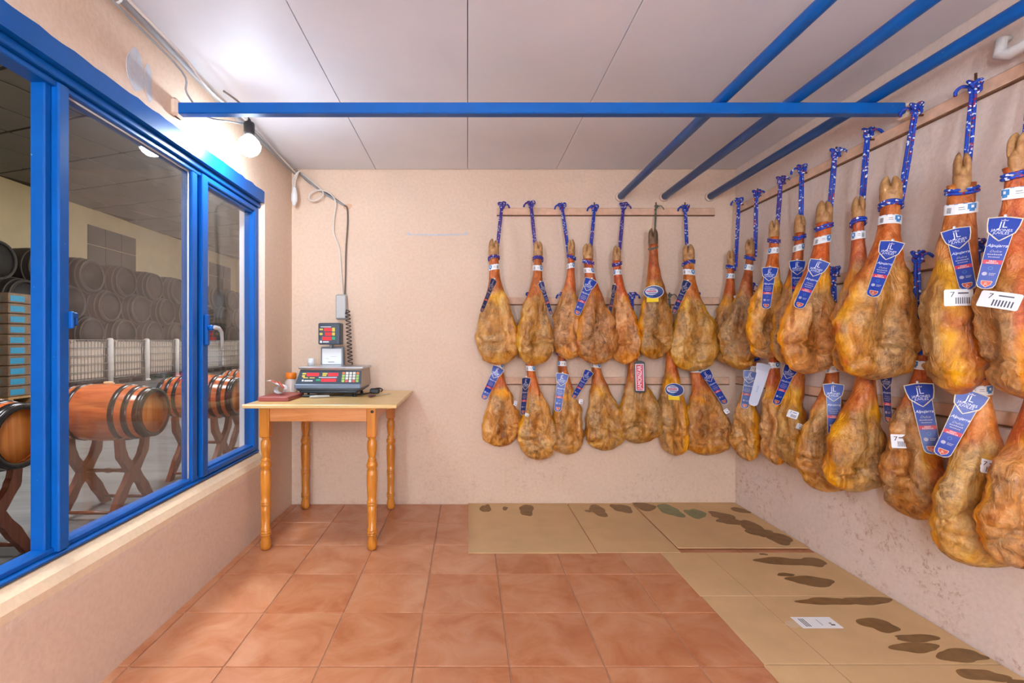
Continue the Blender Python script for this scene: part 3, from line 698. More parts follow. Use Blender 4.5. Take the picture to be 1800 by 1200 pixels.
# hoof tip (x, y, z), length, width, thickness, facing, sideways lean, hook, label, stickers
HAMS=[
 (0.171, 3.139, 1.792, 0.828, 0.283, 0.15, 5, 0.021, (0.234, 3.28, 2.032), (-0.016, 1.521, -0.1, 1.31, 60), []),
 (0.458, 3.085, 1.772, 0.805, 0.246, 0.15, -8, -0.021, (0.432, 3.28, 2.039), (0.031, 1.496, 0.101, 1.291, -60), []),
 (0.673, 3.131, 1.79, 0.789, 0.193, 0.15, 28, -0.017, (0.643, 3.28, 2.024), None, []),
 (0.783, 3.086, 1.75, 0.779, 0.27, 0.15, -10, 0.058, (0.865, 3.28, 2.012), (-0.04, 1.52, -0.135, 1.291, 15), []),
 (0.969, 3.128, 1.744, 0.773, 0.212, 0.14, 35, 0.054, (1.063, 3.28, 2.028), (-0.057, 1.486, -0.085, 1.333, 65), []),
 (1.21, 3.096, 1.855, 0.85, 0.242, 0.15, -15, 0.006, (1.286, 3.28, 2.02), (-0.019, 1.47, -0.019, 1.394, 0), []),
 (1.449, 3.128, 1.759, 0.836, 0.298, 0.15, 4, 0.021, (1.484, 3.28, 2.012), (-0.029, 1.511, -0.113, 1.305, 45), []),
 (0.214, 3.225, 1.112, 0.705, 0.249, 0.14, -12, 0.008, (0.21, 3.28, 1.416), (-0.011, 0.951, -0.116, 0.732, 0), [(0.097, 0.712, 0.02, 0.03, -15)]),
 (0.409, 3.167, 1.12, 0.789, 0.244, 0.14, 10, 0.059, (0.425, 3.28, 1.416), (-0.078, 0.887, -0.101, 0.646, 45), [(-0.071, 0.639, 0.03, 0.022, -20)]),
 (0.636, 3.226, 1.151, 0.797, 0.232, 0.14, -10, 0.046, (0.654, 3.28, 1.416), (-0.041, 0.909, -0.074, 0.659, 0), [(0.077, 0.724, 0.024, 0.03, -10)]),
 (0.858, 3.226, 1.128, 0.747, 0.255, 0.14, 8, 0.061, (0.873, 3.28, 1.416), (-0.091, 0.927, -0.183, 0.769, 30), []),
 (1.097, 3.186, 1.165, 0.728, 0.288, 0.14, 0, 0.04, (1.122, 3.28, 1.416), (0.005, 0.994, 0.009, 0.786, 0), []),
 (1.332, 3.177, 1.27, 0.909, 0.238, 0.14, 62, 0.027, (1.379, 3.28, 1.416), (0.003, 0.842, 0.006, 0.787, -20), []),
 (1.526, 3.212, 1.097, 0.746, 0.32, 0.15, 0, 0.092, (1.558, 3.28, 1.416), (-0.031, 0.928, 0.098, 0.714, -25), [(0.102, 0.666, 0.028, 0.03, 35)]),
 (1.748, 3.193, 1.727, 0.763, 0.19, 0.14, 50, -0.019, (1.815, 3.184, 2.035), None, [(0.043, 1.412, 0.018, 0.02, 20)]),
 (1.761, 2.994, 1.768, 0.825, 0.208, 0.16, 40, -0.058, (1.815, 2.991, 2.026), None, []),
 (1.732, 2.695, 1.808, 0.788, 0.212, 0.15, 8, -0.039, (1.815, 2.759, 2.031), (0.008, 1.536, -0.013, 1.302, 0), []),
 (1.759, 2.531, 1.796, 0.804, 0.19, 0.15, 20, -0.049, (1.815, 2.586, 2.035), (0.027, 1.544, 0.022, 1.31, 20), []),
 (1.724, 2.302, 1.798, 0.836, 0.269, 0.17, 8, -0.081, (1.815, 2.351, 2.028), (0.043, 1.507, -0.044, 1.279, 0), []),
 (1.674, 2.051, 1.749, 0.781, 0.19, 0.16, 35, -0.001, (1.815, 2.159, 2.043), None, []),
 (1.703, 1.91, 1.789, 0.824, 0.29, 0.17, 4, -0.057, (1.815, 1.927, 2.04), (0.037, 1.515, -0.025, 1.295, 0), []),
 (1.685, 1.662, 1.765, 0.834, 0.19, 0.19, 128, -0.024, (1.815, 1.706, 2.011), (0.021, 1.506, 0.051, 1.291, 0), [(0.027, 1.265, 0.07, 0.055, 0)]),
 (1.66, 1.464, 1.751, 0.805, 0.19, 0.19, 118, 0.001, (1.815, 1.522, 2.006), (-0.01, 1.498, -0.054, 1.283, 0), [(-0.023, 1.242, 0.09, 0.05, -15)]),
 (1.792, 3.018, 1.12, 0.756, 0.17, 0.15, 72, -0.039, (1.815, 3.056, 1.454), (0.027, 0.938, -0.009, 0.705, 0), []),
 (1.75, 2.759, 1.153, 0.744, 0.155, 0.15, 88, 0.005, (1.815, 2.851, 1.452), (-0.034, 0.991, -0.098, 0.747, 0), []),
 (1.784, 2.599, 1.166, 0.735, 0.155, 0.15, 88, -0.029, (1.815, 2.644, 1.447), (0.006, 0.993, -0.07, 0.777, 25), [(0.009, 0.731, 0.05, 0.04, -15), (0.038, 0.671, 0.04, 0.03, -20)]),
 (1.773, 2.318, 1.161, 0.774, 0.223, 0.16, 35, -0.045, (1.815, 2.358, 1.451), (0.033, 0.92, 0.035, 0.673, 5), []),
 (1.764, 2.092, 1.145, 0.691, 0.247, 0.17, 0, -0.057, (1.815, 2.146, 1.451), (0.089, 0.991, 0.098, 0.781, -55), []),
 (1.794, 1.893, 1.205, 0.787, 0.19, 0.18, 85, -0.054, (1.815, 1.922, 1.444), (0.029, 0.958, 0.069, 0.702, 0), [(-0.026, 0.729, 0.05, 0.055, 5)]),
 (1.726, 1.604, 1.13, 0.772, 0.232, 0.17, 30, -0.027, (1.815, 1.698, 1.443), (-0.002, 0.954, -0.081, 0.728, 0), [(0.03, 0.711, 0.05, 0.045, -10)]),
 (1.738, 1.451, 1.12, 0.696, 0.19, 0.17, 35, -0.061, (1.815, 1.544, 1.441), None, []),
]

HAM_LABELS = [
 'leftmost upper ham on the back wall, dark ribbon edge-on along its left side',
 'second upper ham from the left on the back wall, ribbon edge-on at right',
 'narrow third upper ham on the back wall, white band but no ribbon showing',
 'fourth upper ham on the back wall with blue ribbon slanting left',
 'slim fifth upper ham on the back wall half behind the fourth',
 'dark-footed upper ham with oval navy and yellow label, hung by grey string',
 'rightmost upper ham on the back wall, widest, ribbon slanting down its left edge',
 'leftmost lower ham on the back wall, ribbon slanting down to the left',
 'second lower ham on the back wall, narrow upright ribbon along its left edge',
 'third lower ham on the back wall with ribbon hanging straight down its front',
 'fourth lower ham on the back wall, short ribbon flying off to the left',
 'lower ham on the back wall with the red JAMONZAR label',
 'thin dark lower ham turned side-on, oval navy label and yellow slip',
 'rightmost lower ham on the back wall, ribbon slanting down to the right',
 'farthest upper ham in the corner of the right wall, mostly hidden',
 'second upper ham on the right wall, white band but no ribbon',
 'third upper ham on the right wall with upright ribbon on its purple-blue rope',
 'fourth upper ham on the right wall, half hidden by the broad fifth one',
 'broad fifth upper ham on the right wall with ribbon slanting to lower left',
 'sixth upper ham on the right wall squeezed behind the big round-faced one',
 'big round-faced upper ham on the right wall showing its whole cut face',
 'red-skinned upper ham on the right wall with ribbon slanting right above a white sticker',
 'nearest upper ham at the right edge, red skin and large tilted white sticker',
 'lower ham in the corner of the right wall, ribbon over a yellow fat edge',
 'second lower ham on the right wall with the ribbon showing its pale reverse',
 'third lower ham on the right wall, slim, ribbon at left and two stickers',
 'fourth lower ham on the right wall, upright ribbon under a white and blue band',
 'pale wide lower ham on the right wall, ribbon edge-on along its right side',
 'red-skinned lower ham on the right wall with square sticker and long ribbon',
 'largest lower ham on the right wall, ribbon slanting to the lower left',
 'nearest lower ham cut off by the right edge of the picture',
]
for k, (row, lab) in enumerate(zip(HAMS, HAM_LABELS), 1):
    make_ham(k, row, lab)
# ------------------------------------------------------------------ cardboard sheets on the floor
def sheet(label, x0, x1, y0, y1, z, creases=(), stains=(), skew=0, flap=None):
    t = thing('cardboard_sheet', label, 'cardboard', ((x0+x1)/2, (y0+y1)/2, 0), 'flattened cardboard on the floor')
    ox, oy = (x0+x1)/2, (y0+y1)/2
    xsn = sorted([x0, x1]+[c for c in creases]); mb = MB()
    for a, b in zip(xsn, xsn[1:]):
        mb.bbox(a+(.001 if a > x0 else 0)-ox, b-(.001 if b < x1 else 0)-ox, y0-oy, y1-oy, z, z+.0045, .001)
    mb.box(x0+.002-ox, x1-.002-ox, y0+.002-oy, y1-.002-oy, z+.0005, z+.0035, 1)
    mb.build('sheet', [CARD, CARDEDGE], t)
    for i, (sx, sy, rx, ry, sd, mat) in enumerate(stains):
        pl = [(min(max(px_, x0+.001), x1-.001)-ox, min(max(py_, y0+.001), y1-.001)-oy) for px_, py_ in blob(sx, sy, rx, ry, sd, 36, .32)]
        MB().plate(pl, z+.0044, z+.0051+.00012*i).build('oil_stain', OILG if mat else OIL, t, 'dark oil soaked stain')
    return t
yb = YB-.006
sheet('leftmost cardboard sheet along the back wall with three small oil stains', .004, .683, 2.528, yb, .001, (), [(.12,3.2,.035,.075,21,0),(.25,3.2,.018,.035,22,0),(.39,3.17,.05,.10,23,0),(.36,3.10,.012,.02,29,0)])
sheet('middle cardboard sheet along the back wall between two others', .688, 1.128, 2.535, yb, .001, (), [(.86,3.16,.055,.10,24,0),(1.03,3.2,.06,.09,25,0),(.79,3.15,.02,.02,33,0)])
sheet('cardboard sheet in the corner with greenish oil stains', 1.132, XR-.008, 2.577, yb, .0062, (), [(1.19,3.22,.08,.07,26,0),(1.33,3.15,.07,.11,27,1),(1.47,3.09,.06,.09,28,1),(1.62,3.05,.07,.07,30,0),(1.70,2.86,.055,.12,31,0),(1.755,2.70,.06,.09,32,0),(1.79,3.15,.05,.05,34,0),(1.62,2.95,.08,.05,35,0),(1.70,2.78,.07,.06,36,0)])
sheet('cardboard sheet by the right wall next to the corner sheet', 1.02, XR-.008, 2.102, 2.531, .001, (1.255,), [(1.62,2.43,.15,.045,41,0),(1.60,2.23,.11,.045,42,0),(1.74,2.42,.07,.05,43,0),(1.55,2.51,.02,.012,44,0),(1.52,2.29,.035,.02,45,0)])
s5 = sheet('cardboard sheet by the right wall with a white paper label', 1.026, XR-.008, 1.657, 2.097, .001, (1.255,), [(1.55,2.055,.12,.032,51,0),(1.72,2.06,.11,.03,52,0),(1.615,1.885,.07,.045,53,0),(1.69,1.80,.09,.022,54,0),(1.63,1.745,.085,.03,55,0),(1.75,1.70,.09,.035,56,0)])
MB().bbox(-.079, .079, -.038, .038, .0056, .0062, .0002).build('paper_label', PAPER, s5).location = (1.384-1.434, 1.90-1.877, 0)
m_ = MB()
for k in range(3): m_.box(-.058+k*.008, -.054+k*.008, -.028, .026, .0062, .0064)
m_.box(.01, .012, -.02, .02, .0062, .0064); m_.box(.045, .062, -.02, -.012, .0062, .0064); m_.box(.045, .055, -.008, -.002, .0062, .0064)
m_.build('print', INK, s5).location = (1.384-1.434, 1.90-1.877, 0)
m_ = MB(); m_.plate(blob(1.285-1.434, 1.89-1.877, .035, .02, 77, 20, .2), .0054, .0058); m_.build('tape_strip', simple('clear_tape', srgb(214,190,156), .25), s5)
sheet('nearest cardboard sheet by the right wall cut off by the picture edge', 1.02, XR-.008, 1.12, 1.652, .001, (1.255,), [(1.72,1.60,.08,.03,61,0),(1.80,1.55,.05,.03,62,0),(1.66,1.42,.1,.04,63,0)])

# ------------------------------------------------------------------ table with turned legs
LEGW = wood_mat('honey_varnished_wood', srgb(176,98,22), srgb(222,146,52), 'z', 1.2, .28)
APR = wood_mat('apron_wood', srgb(196,120,58), srgb(224,156,92), 'x', 1.0, .35)
TOPW = wood_mat('pale_laminate_top', srgb(214,172,104), srgb(232,198,136), 'x', .8, .3)
TZ = .785; tx0, tx1, ty0, ty1 = -1.196, -.376, 2.535, 3.285
table = thing('table', 'square wooden table with turned legs below the weighing scale', 'table', ((tx0+tx1)/2, (ty0+ty1)/2, 0))
tl = table.location
def tpart(name, mb, mat): o = mb.build(name, mat, table); o.location = -tl; return o
tpart('tabletop', MB().bbox(tx0, tx1, ty0, ty1, TZ-.02, TZ, .003), TOPW)
prof = [(.017,0),(.0235,.004),(.0275,.02),(.0265,.045),(.021,.07),(.0225,.074),(.027,.078),(.027,.084),(.024,.086),(.028,.09),(.028,.097),(.024,.099),(.0265,.103),(.0265,.109),(.0225,.113),
        (.024,.2),(.0255,.235),(.023,.237),(.027,.241),(.027,.248),(.024,.25),(.027,.254),(.027,.261),(.023,.265),(.0255,.3),(.029,.39),(.027,.425),(.022,.435),(.028,.442),(.0305,.455),(.028,.468),(.022,.474),(.024,.478),(.024,.486),(.019,.49),(.019,.5),
        (.025,.53),(.027,.555),(.024,.585),(.018,.595),(.022,.6),(.022,.606)]
leg = MB().lathe(prof, (0,0,0), 20).bbox(-.026, .026, -.026, .026, .606, TZ-.021, .004).mesh('leg', LEGW)
LX = (-1.089, -.516); LY = (2.585, 3.215)
for x in LX:
    for y in LY: obj('leg', leg, table, loc=Vector((x, y, 0))-tl)
a0, a1 = .69, TZ-.021
tpart('apron', MB().bbox(LX[0]+.026, LX[1]-.026, LY[0]-.012, LY[0]+.008, a0, a1, .002), APR)
tpart('apron', MB().bbox(LX[0]+.026, LX[1]-.026, LY[1]-.008, LY[1]+.012, a0, a1, .002), APR)
for x in LX: tpart('apron', MB().bbox(x-.01, x+.01, LY[0]+.026, LY[1]-.026, a0, a1, .002), APR)
tpart('bolt_head', MB().lathe([(.0085,0),(.0085,-.004),(.003,-.0045)], (LX[1]+.006, LY[0]-.026, .745), 10, 'y'), BLACKP)

# ------------------------------------------------------------------ weighing scale
DARKP = simple('slate_grey_plastic', srgb(52,62,74), .4); SIDEM = simple('beige_grey_metal', srgb(150,132,114), .35, .5)
REDLED = emis('red_led', srgb(235,20,30), 1.1); REDLED.node_tree.nodes['Principled BSDF'].inputs['Base Color'].default_value = srgb(120,10,15)
YPRINT = simple('yellow_print', srgb(210,190,70), .5); GPRINT = simple('green_print', srgb(30,150,100), .5)
sc = thing('weighing_scale', 'shop weighing scale with red displays standing on the wooden table', 'scale', (-.84, 3.0, TZ))
def sp(name, mb, mat, par=sc, label=None): return mb.build(name, mat, par, label)
w = .2
sp('base', MB().bbox(-w+.02, w-.03, -.10, .15, .022, .04, .006).bbox(-w+.005, w-.008, -.115, .16, .036, .062, .008), DARKP)
# body: wedge with sloping front
prof = [(-.122,.058),(-.118,.078),(-.085,.160),(-.085,.166),(.155,.166),(.165,.058)]
def wedge(mb, x0, x1, pr, m=0):
    n = len(pr); return mb.add([(x0,y,z) for y,z in pr]+[(x1,y,z) for y,z in pr], [tuple(range(n)), tuple(range(2*n-1,n-1,-1))]+[(k,k+n,(k+1)%n+n,(k+1)%n) for k in range(n)], m)
mb = MB(); vs = []
for (y, z) in prof:
    i = .022*(z-.058)/.108; vs.append((-w+i, y, z))
for (y, z) in prof:
    i = .006*(z-.058)/.108; vs.append((w-i, y, z))
n = len(prof); mb.add(vs, [tuple(range(n)), tuple(range(2*n-1,n-1,-1))]+[(k,k+n,(k+1)%n+n,(k+1)%n) for k in range(n)])
sp('body', mb, SIDEM)
def slope(u, v, h):        # u across, v 0..1 down the sloping front
    y0, z0, y1, z1 = -.085, .160, -.118, .078; nx = Vector((0, -.928, .373))
    p = Vector((u, y0+(y1-y0)*v, z0+(z1-z0)*v))+nx*h; return tuple(p)
def srect(mb, f, u0, u1, v0, v1, h, m=0): mb.add([f(u0,v0,0), f(u1,v0,0), f(u1,v1,0), f(u0,v1,0), f(u0,v0,h), f(u1,v0,h), f(u1,v1,h), f(u0,v1,h)], [(4,5,6,7),(0,1,5,4),(1,2,6,5),(2,3,7,6),(3,0,4,7)], m)
mb = MB(); mb.add([slope(-w+.022,0,.001), slope(w-.005,0,.001), slope(w-.001,1,.001), slope(-w+.003,1,.001)], [(0,1,2,3)])
fp = sp('front_panel', mb, DARKP)
for u0, u1, v0, v1 in ((-.135,-.062,.2,.42),(-.005,.055,.2,.42),(-.045,.045,.62,.82)):
    m_ = MB(); srect(m_, slope, u0, u1, v0, v1, .002); sp('red_display', m_, REDLED, fp, 'glowing red number display')
pr_ = MB()
for u0, u1, v0, v1, mm in ((-.162,-.14,.2,.3,0),(-.162,-.145,.36,.5,0),(-.155,-.125,.52,.58,0),(-.115,-.085,.52,.58,0),(-.04,-.01,.2,.3,0),(-.04,-.015,.33,.42,0),(-.075,-.05,.64,.78,1),(-.16,-.15,.68,.8,2),(-.145,-.095,.72,.8,2),(-.06,.05,.50,.54,2)):
    srect(pr_, slope, u0, u1, v0, v1, .0018, mm)
sp('panel_print', pr_, [YPRINT, GPRINT, LWH], fp)
kc = [simple('key_orange', srgb(222,120,60), .5), simple('key_white', srgb(222,220,210), .5), simple('key_green', srgb(160,196,90), .5), simple('key_red', srgb(214,96,84), .5)]
rows = ('01110', '21112', '21112', '23132')
for r_ in range(4):
    for c_ in range(5):
        m_ = MB(); srect(m_, slope, .080+c_*.0215, .080+c_*.0215+.016, .14+r_*.19, .14+r_*.19+.15, .004); sp('key', m_, kc[int(rows[r_][c_])], fp)
sp('front_trim', MB().bbox(-w, w-.002, -.128, -.112, .052, .079, .004), simple('grey_blue_trim', srgb(110,124,142), .35, .3))
sp('weighing_plate', MB().bbox(-w+.012, w+.008, -.098, .15, .168, .182, .004), STEEL)
for x in (-.13, .15): 
    for y in (-.08, .12): sp('foot', MB().lathe([(.012,0),(.012,.008),(.007,.01),(.007,.03)], (x, y, 0), 12), BLACKP)
sp('pole', MB().bbox(-.125, .025, .148, .17, .05, .30, .004).bbox(-.06, -.04, .12, .15, .29, .36, .004), simple('grey_metal_holder', srgb(120,124,130), .45, .4))
pf = sp('card', MB().bbox(-.115, .012, .142, .148, .185, .288, .002), PAPER, sc, 'white card below the customer display')
m_ = MB(); m_.box(-.075,-.035,.1408,.142,.198,.204); m_.box(-.06,-.02,.1412,.142,.235,.2365); m_.box(-.09,-.07,.1412,.142,.222,.224); sp('print', m_, simple('grey_print', srgb(170,170,172), .6), pf)
hd = sp('customer_display', MB().bbox(-.125, .018, .09, .17, .315, .455, .006), DARKP, sc, 'raised customer display with red numbers')
def face(u, v, h): return (u, .0895-h, .455-v*.14)
for u0, u1, v0, v1 in ((-.085,-.038,.24,.38),(-.080,-.038,.44,.58),(-.097,-.038,.64,.80)):
    m_ = MB(); srect(m_, face, u0, u1, v0, v1, .002); sp('red_display', m_, REDLED, hd)
m_ = MB()
for u0, u1, v0, v1, mm in ((-.115,-.093,.26,.34,0),(-.115,-.096,.46,.56,0),(-.034,-.016,.22,.40,0),(-.034,-.016,.44,.58,0),(-.034,-.014,.64,.78,1),(-.108,-.04,.17,.195,2),(-.112,-.1,.82,.92,2),(-.094,-.055,.85,.9,2)): srect(m_, face, u0, u1, v0, v1, .0015, mm)
sp('panel_print', m_, [YPRINT, GPRINT, LWH], hd)

# small things on and round the table
cup = tag(MB().lathe([(.0,0),(.019,0),(.0215,.045),(.0195,.045),(.0175,.004),(0,.004)], (0,0,0), 18).build('small_cup', WHITEP), 'small white plastic cup standing on the scale plate', 'cup'); cup.location = (-1.0, 3.06, TZ+.182)
bdr = tag(MB().bbox(-.085, .085, -.13, .13, 0, .026, .003).build('chopping_board', simple('red_brown_board', srgb(150,72,66), .45, var=.1, scale=30)), 'reddish brown board lying on the left of the table', 'board'); bdr.location = (-1.085, 2.80, TZ)
# jar with orange lid
jr = thing('jar', 'clear jar with an orange lid beside the scale', 'jar', (-1.128, 3.06, TZ))
MB().lathe([(.0,0),(.036,0),(.038,.01),(.038,.075),(.03,.09),(.028,.1)], (0,0,0), 20).build('glass', simple('frosted_jar', srgb(214,196,186), .25), jr)
MB().lathe([(.031,.098),(.033,.1),(.033,.132),(.030,.136),(0,.136)], (0,0,0), 20).build('lid', simple('orange_lid', srgb(238,128,30), .4), jr)
# roll of stickers with printed tongue
rl = thing('label_roll', 'crumpled roll of white and red labels on the red board', 'label roll', (-1.09, 2.80, TZ+.0265))
pts = [Vector((.03*math.cos(a)*(1-.01*a), -.012+.02*math.sin(3*a)*.2, .03+.026*math.sin(a)*(1-.01*a))) for a in [k*.45 for k in range(40)]]
def band_strip(mb, pts, hw, m=0):
    vs = []
    for i, p in enumerate(pts): vs += [(p.x, p.y-hw, p.z), (p.x+.002, p.y+hw, p.z+.002)]
    mb.add(vs, [(2*i, 2*i+1, 2*i+3, 2*i+2) for i in range(len(pts)-1)], m, True)
mb = MB(); band_strip(mb, pts, .022); mb.build('roll', PAPER, rl)
mb = MB(); band_strip(mb, smooth_path([(-.005,-.02,.058),(-.03,-.025,.072),(-.055,-.025,.082),(-.082,-.02,.078)], 5), .018); mb.build('tongue', PAPER, rl)
mb = MB(); band_strip(mb, smooth_path([(-.02,-.026,.070),(-.035,-.029,.077),(-.05,-.029,.083)], 4), .012); mb.build('print', LOR, rl)
mb = MB(); mb.tube([(-.01,-.03,.075),(.02,-.034,.045),(.03,-.034,.04),(.012,-.034,.066),(-.008,-.03,.078)], .003, 6); mb.build('red_edge', LOR, rl)
# tools in front of the scale
def tool(name, label, cat, loc, rz, blade, handle, hm):
    t = thing(name, label, cat, loc); t.rotation_euler = (0,0,rz)
    MB().bbox(0, blade, -.007, .007, .004, .0065, .001).build('blade', STEEL, t)
    MB().loft([[(x, r*math.cos(a), .009+.75*r*math.sin(a)) for a in [6.2832*k/10 for k in range(10)]] for x, r in ((.01,.006),(0,.009),(-handle*.4,.010),(-handle*.8,.011),(-handle,.008),(-handle-.004,.003))]).build('handle', hm, t)
tool('knife', 'grey handled knife lying under the front of the scale', 'knife', (-.835, 2.86, TZ), R(22), .10, .10, GREYP)
tool('sharpener', 'short black knife sharpener lying left of the grey knife', 'sharpener', (-.92, 2.885, TZ), R(15), .05, .07, BLACKP)
tool('boning_knife', 'knife with brown handle lying on the right of the scale', 'knife', (-.565, 2.90, TZ), R(62), .16, .05, simple('brown_handle', srgb(96,60,58), .5))
ad = thing('power_adapter', 'black power adapter with cable lying right of the scale', 'adapter', (-.60, 3.10, TZ))
MB().bbox(-.03, .03, -.025, .025, 0, .032, .006).build('block', BLACKP, ad)
MB().tube(smooth_path([(-.02,-.02,.008),(-.04,-.09,.008),(-.10,-.15,.007),(-.16,-.16,.006)], 6), .0045, 8).tube(smooth_path([(.0,.0,.03),(.035,-.02,.035),(.045,.02,.02),(.03,.05,.006)], 6), .004, 8).build('cable', BLACKP, ad)

# ------------------------------------------------------------------ cables, plug, socket box, bulb
CABLEW = simple('white_cable', srgb(222,212,202), .5); CABLEG = simple('grey_conduit', srgb(150,150,152), .5); CABLED = simple('brown_cable', srgb(104,88,78), .6)
def cable(name, label, parts, cat='cable'):
    t = thing(name, label, cat, parts[0][0][0])
    for pts, r, mat, nm in parts:
        o = MB().tube(smooth_path(pts, 5), r, 8).build(nm, mat, t); o.location = -t.location
    return t
cz = ZC-.02
cable('cable_bundle', 'grey conduit and white cables along the corner of left wall and ceiling', [
    ([(XL+.025,YF+.01,cz),(XL+.025,.2,cz),(XL+.03,1.2,cz+.002),(XL+.035,1.7,cz-.004),(XL+.03,2.3,cz-.02),(XL+.025,3.0,cz-.012),(XL+.04,3.27,cz-.02)], .011, CABLEG, 'conduit'),
    ([(XL+.05,YF+.01,cz+.008),(XL+.05,.6,cz+.008),(XL+.048,1.3,cz+.006),(XL+.075,1.62,cz-.02),(XL+.12,1.85,cz-.07),(XL+.135,1.94,cz-.11),(XL+.12,2.1,cz-.10),(XL+.09,2.4,cz-.045),(XL+.055,2.8,cz-.02),(XL+.055,3.25,cz-.03)], .0052, CABLEW, 'white_cable'),
    ([(XL+.035,1.3,cz-.014),(XL+.05,1.6,cz-.05),(XL+.07,1.92,cz-.085),(XL+.075,1.945,cz-.16),(XL+.10,2.05,cz-.205),(XL+.14,2.2,cz-.16),(XL+.1,2.5,cz-.06),(XL+.05,3.0,cz-.035)], .004, CABLEG, 'thin_cable'),
    ([(XL+.045,1.58,cz+.01),(XL+.06,1.60,cz-.02),(XL+.03,1.61,cz-.03),(XL+.02,1.6,cz)], .004, WHITEP, 'cable_tie')])
bx, by_, bz = -1.049, 2.30, 2.062
bl = thing('light_bulb', 'bare glowing bulb in a dark socket hanging near the left wall', 'light bulb', (bx, by_, bz))
MB().lathe([(.0525,.0),(.050,-.018),(.040,-.035),(.022,-.048),(.0,-.0515)], (0,0,0), 28, cap=False).build('globe', emis('bulb_glow', (.82,.97,1.12,1), BULB_POWER), bl)
MB().lathe([(.017,.048),(.026,.040),(.043,.022),(.0525,.0)], (0,0,0), 28, cap=False).build('collar', emis('bulb_collar_glow', (.92,.97,1,1), 9), bl)
MB().lathe([(.017,.046),(.023,.052),(.025,.06),(.025,.10),(.022,.108),(.010,.114),(.006,.125)], (0,0,0), 20).build('socket', BLACKP, bl)
MB().tube(smooth_path([(0,0,.12),(-.004,-.02,.15),(-.01,-.08,.165),(-.02,-.2,.155)], 6), .0045, 8).build('cord', CABLED, bl)
pd = thing('plug_connector', 'white extension plug hanging from the corner cables', 'plug', (-1.165, 3.22, 2.105))
MB().loft([[(x*math.cos(a), y*math.sin(a), z) for a in [6.2832*k/12 for k in range(12)]] for z, x, y in ((.055,.008,.008),(.045,.014,.012),(.0,.021,.016),(-.04,.022,.017),(-.045,.018,.014),(-.07,.010,.008),(-.072,.006,.005))]).build('body', WHITEP, pd)
MB().tube(smooth_path([(-.004,0,.05),(-.01,.0,.09),(.005,.01,.14),(.02,.02,.165)], 5), .0045, 8).tube(smooth_path([(.004,0,.05),(.006,.0,.09),(.02,.01,.15),(.03,.02,.165)], 5), .0045, 8).build('lead', CABLEW, pd)
wy = YB-.012
def bwp(px_, py_, y=wy): return ((px_-822)/842*y, y, 1.12+(600-py_)/842*y)
cable('wall_cable', 'brown and white cables running down the back wall to the socket box', [
    ([bwp(522,300),bwp(545,322),bwp(575,340),bwp(604,360),bwp(610,366),bwp(611,392),bwp(608,440),bwp(607,490),bwp(606,522)], .0052, CABLED, 'brown_cable'),
    ([bwp(530,304,wy-.012),bwp(552,322,wy-.015),bwp(567,336,wy-.02),bwp(566,346,wy-.03),bwp(552,353,wy-.04),bwp(543,350,wy-.04),bwp(546,340,wy-.035),bwp(562,334,wy-.03),bwp(580,340,wy-.02),bwp(590,356,wy-.015),bwp(587,385,wy-.006),bwp(587,410,wy),bwp(596,435,wy),bwp(599,470,wy),bwp(603,522,wy)], .0048, CABLEW, 'white_cable'),
    ([bwp(522,300,wy-.004),bwp(560,333,wy-.006),bwp(605,361,wy-.004)], .0065, CABLEG, 'grey_sleeve')])
wallblob_y((611-822)/842*YB, 1.12+(600-363)/842*YB, .03, .02, 15, 'bare_patch', simple('rough_mortar', srgb(214,170,140), .9, var=.1, scale=50, bmp=.5))
bxp = bwp(602, 540, YB); sb = thing('socket_box', 'grey socket box on the back wall above the scale', 'socket', (bxp[0], YB, bxp[2]))
MB().bbox(-.036, .036, -.045, 0, -.085, .085, .006).build('case', GREYP, sb); MB().bbox(-.031, .031, -.050, -.044, -.078, .078, .003).build('cover', simple('pale_grey_cover', srgb(190,188,182), .5), sb)
hel = []
for k in range(0, 14*12+1):
    q = k/168; a = 2*math.pi*k/12
    hel.append((-.815+.012*q*1.6+.016*math.cos(a), YB-.06+.016*math.sin(a), 1.325-.35*q))
cc = thing('coiled_cord', 'black coiled cord hanging between socket box and scale', 'cord', (-.815, YB-.06, 1.325))
o = MB().tube([(-.835,YB-.03,1.30),(-.825,YB-.05,1.335)]+hel+[(-.80,YB-.07,.93),(-.79,YB-.12,.90)], .0032, 6).build('coil', BLACKP, cc); o.location = -cc.location

# upright tubes added on the unseen wall behind the camera as fill light
for lx_, lab in ((-.92, 'upright fill tube added on the wall behind the viewer, nearer the window'), (.22, 'upright fill tube added on the wall behind the viewer, nearer the hams')):
    tb = thing('fill_tube', lab, 'lamp', (lx_, YF, 1.5), 'fill tubes added on the wall behind the viewer')
    MB().bbox(-.06, .06, .001, .05, -.63, .63, .006).build('housing', WHITEP, tb)
    for dx in (-.03, .03): MB().tube([(dx,.07,-.58),(dx,.07,0),(dx,.07,.58)], .015, 12).build('tube', emis('fill_tube_glow', (.80,.97,1.16,1), FILL_POWER), tb)
    for e in (-1, 1): MB().bbox(-.055, .055, .05, .095, min(e*.57,e*.62), max(e*.57,e*.62), .004).build('fill_tube_holder', WHITEP, tb)
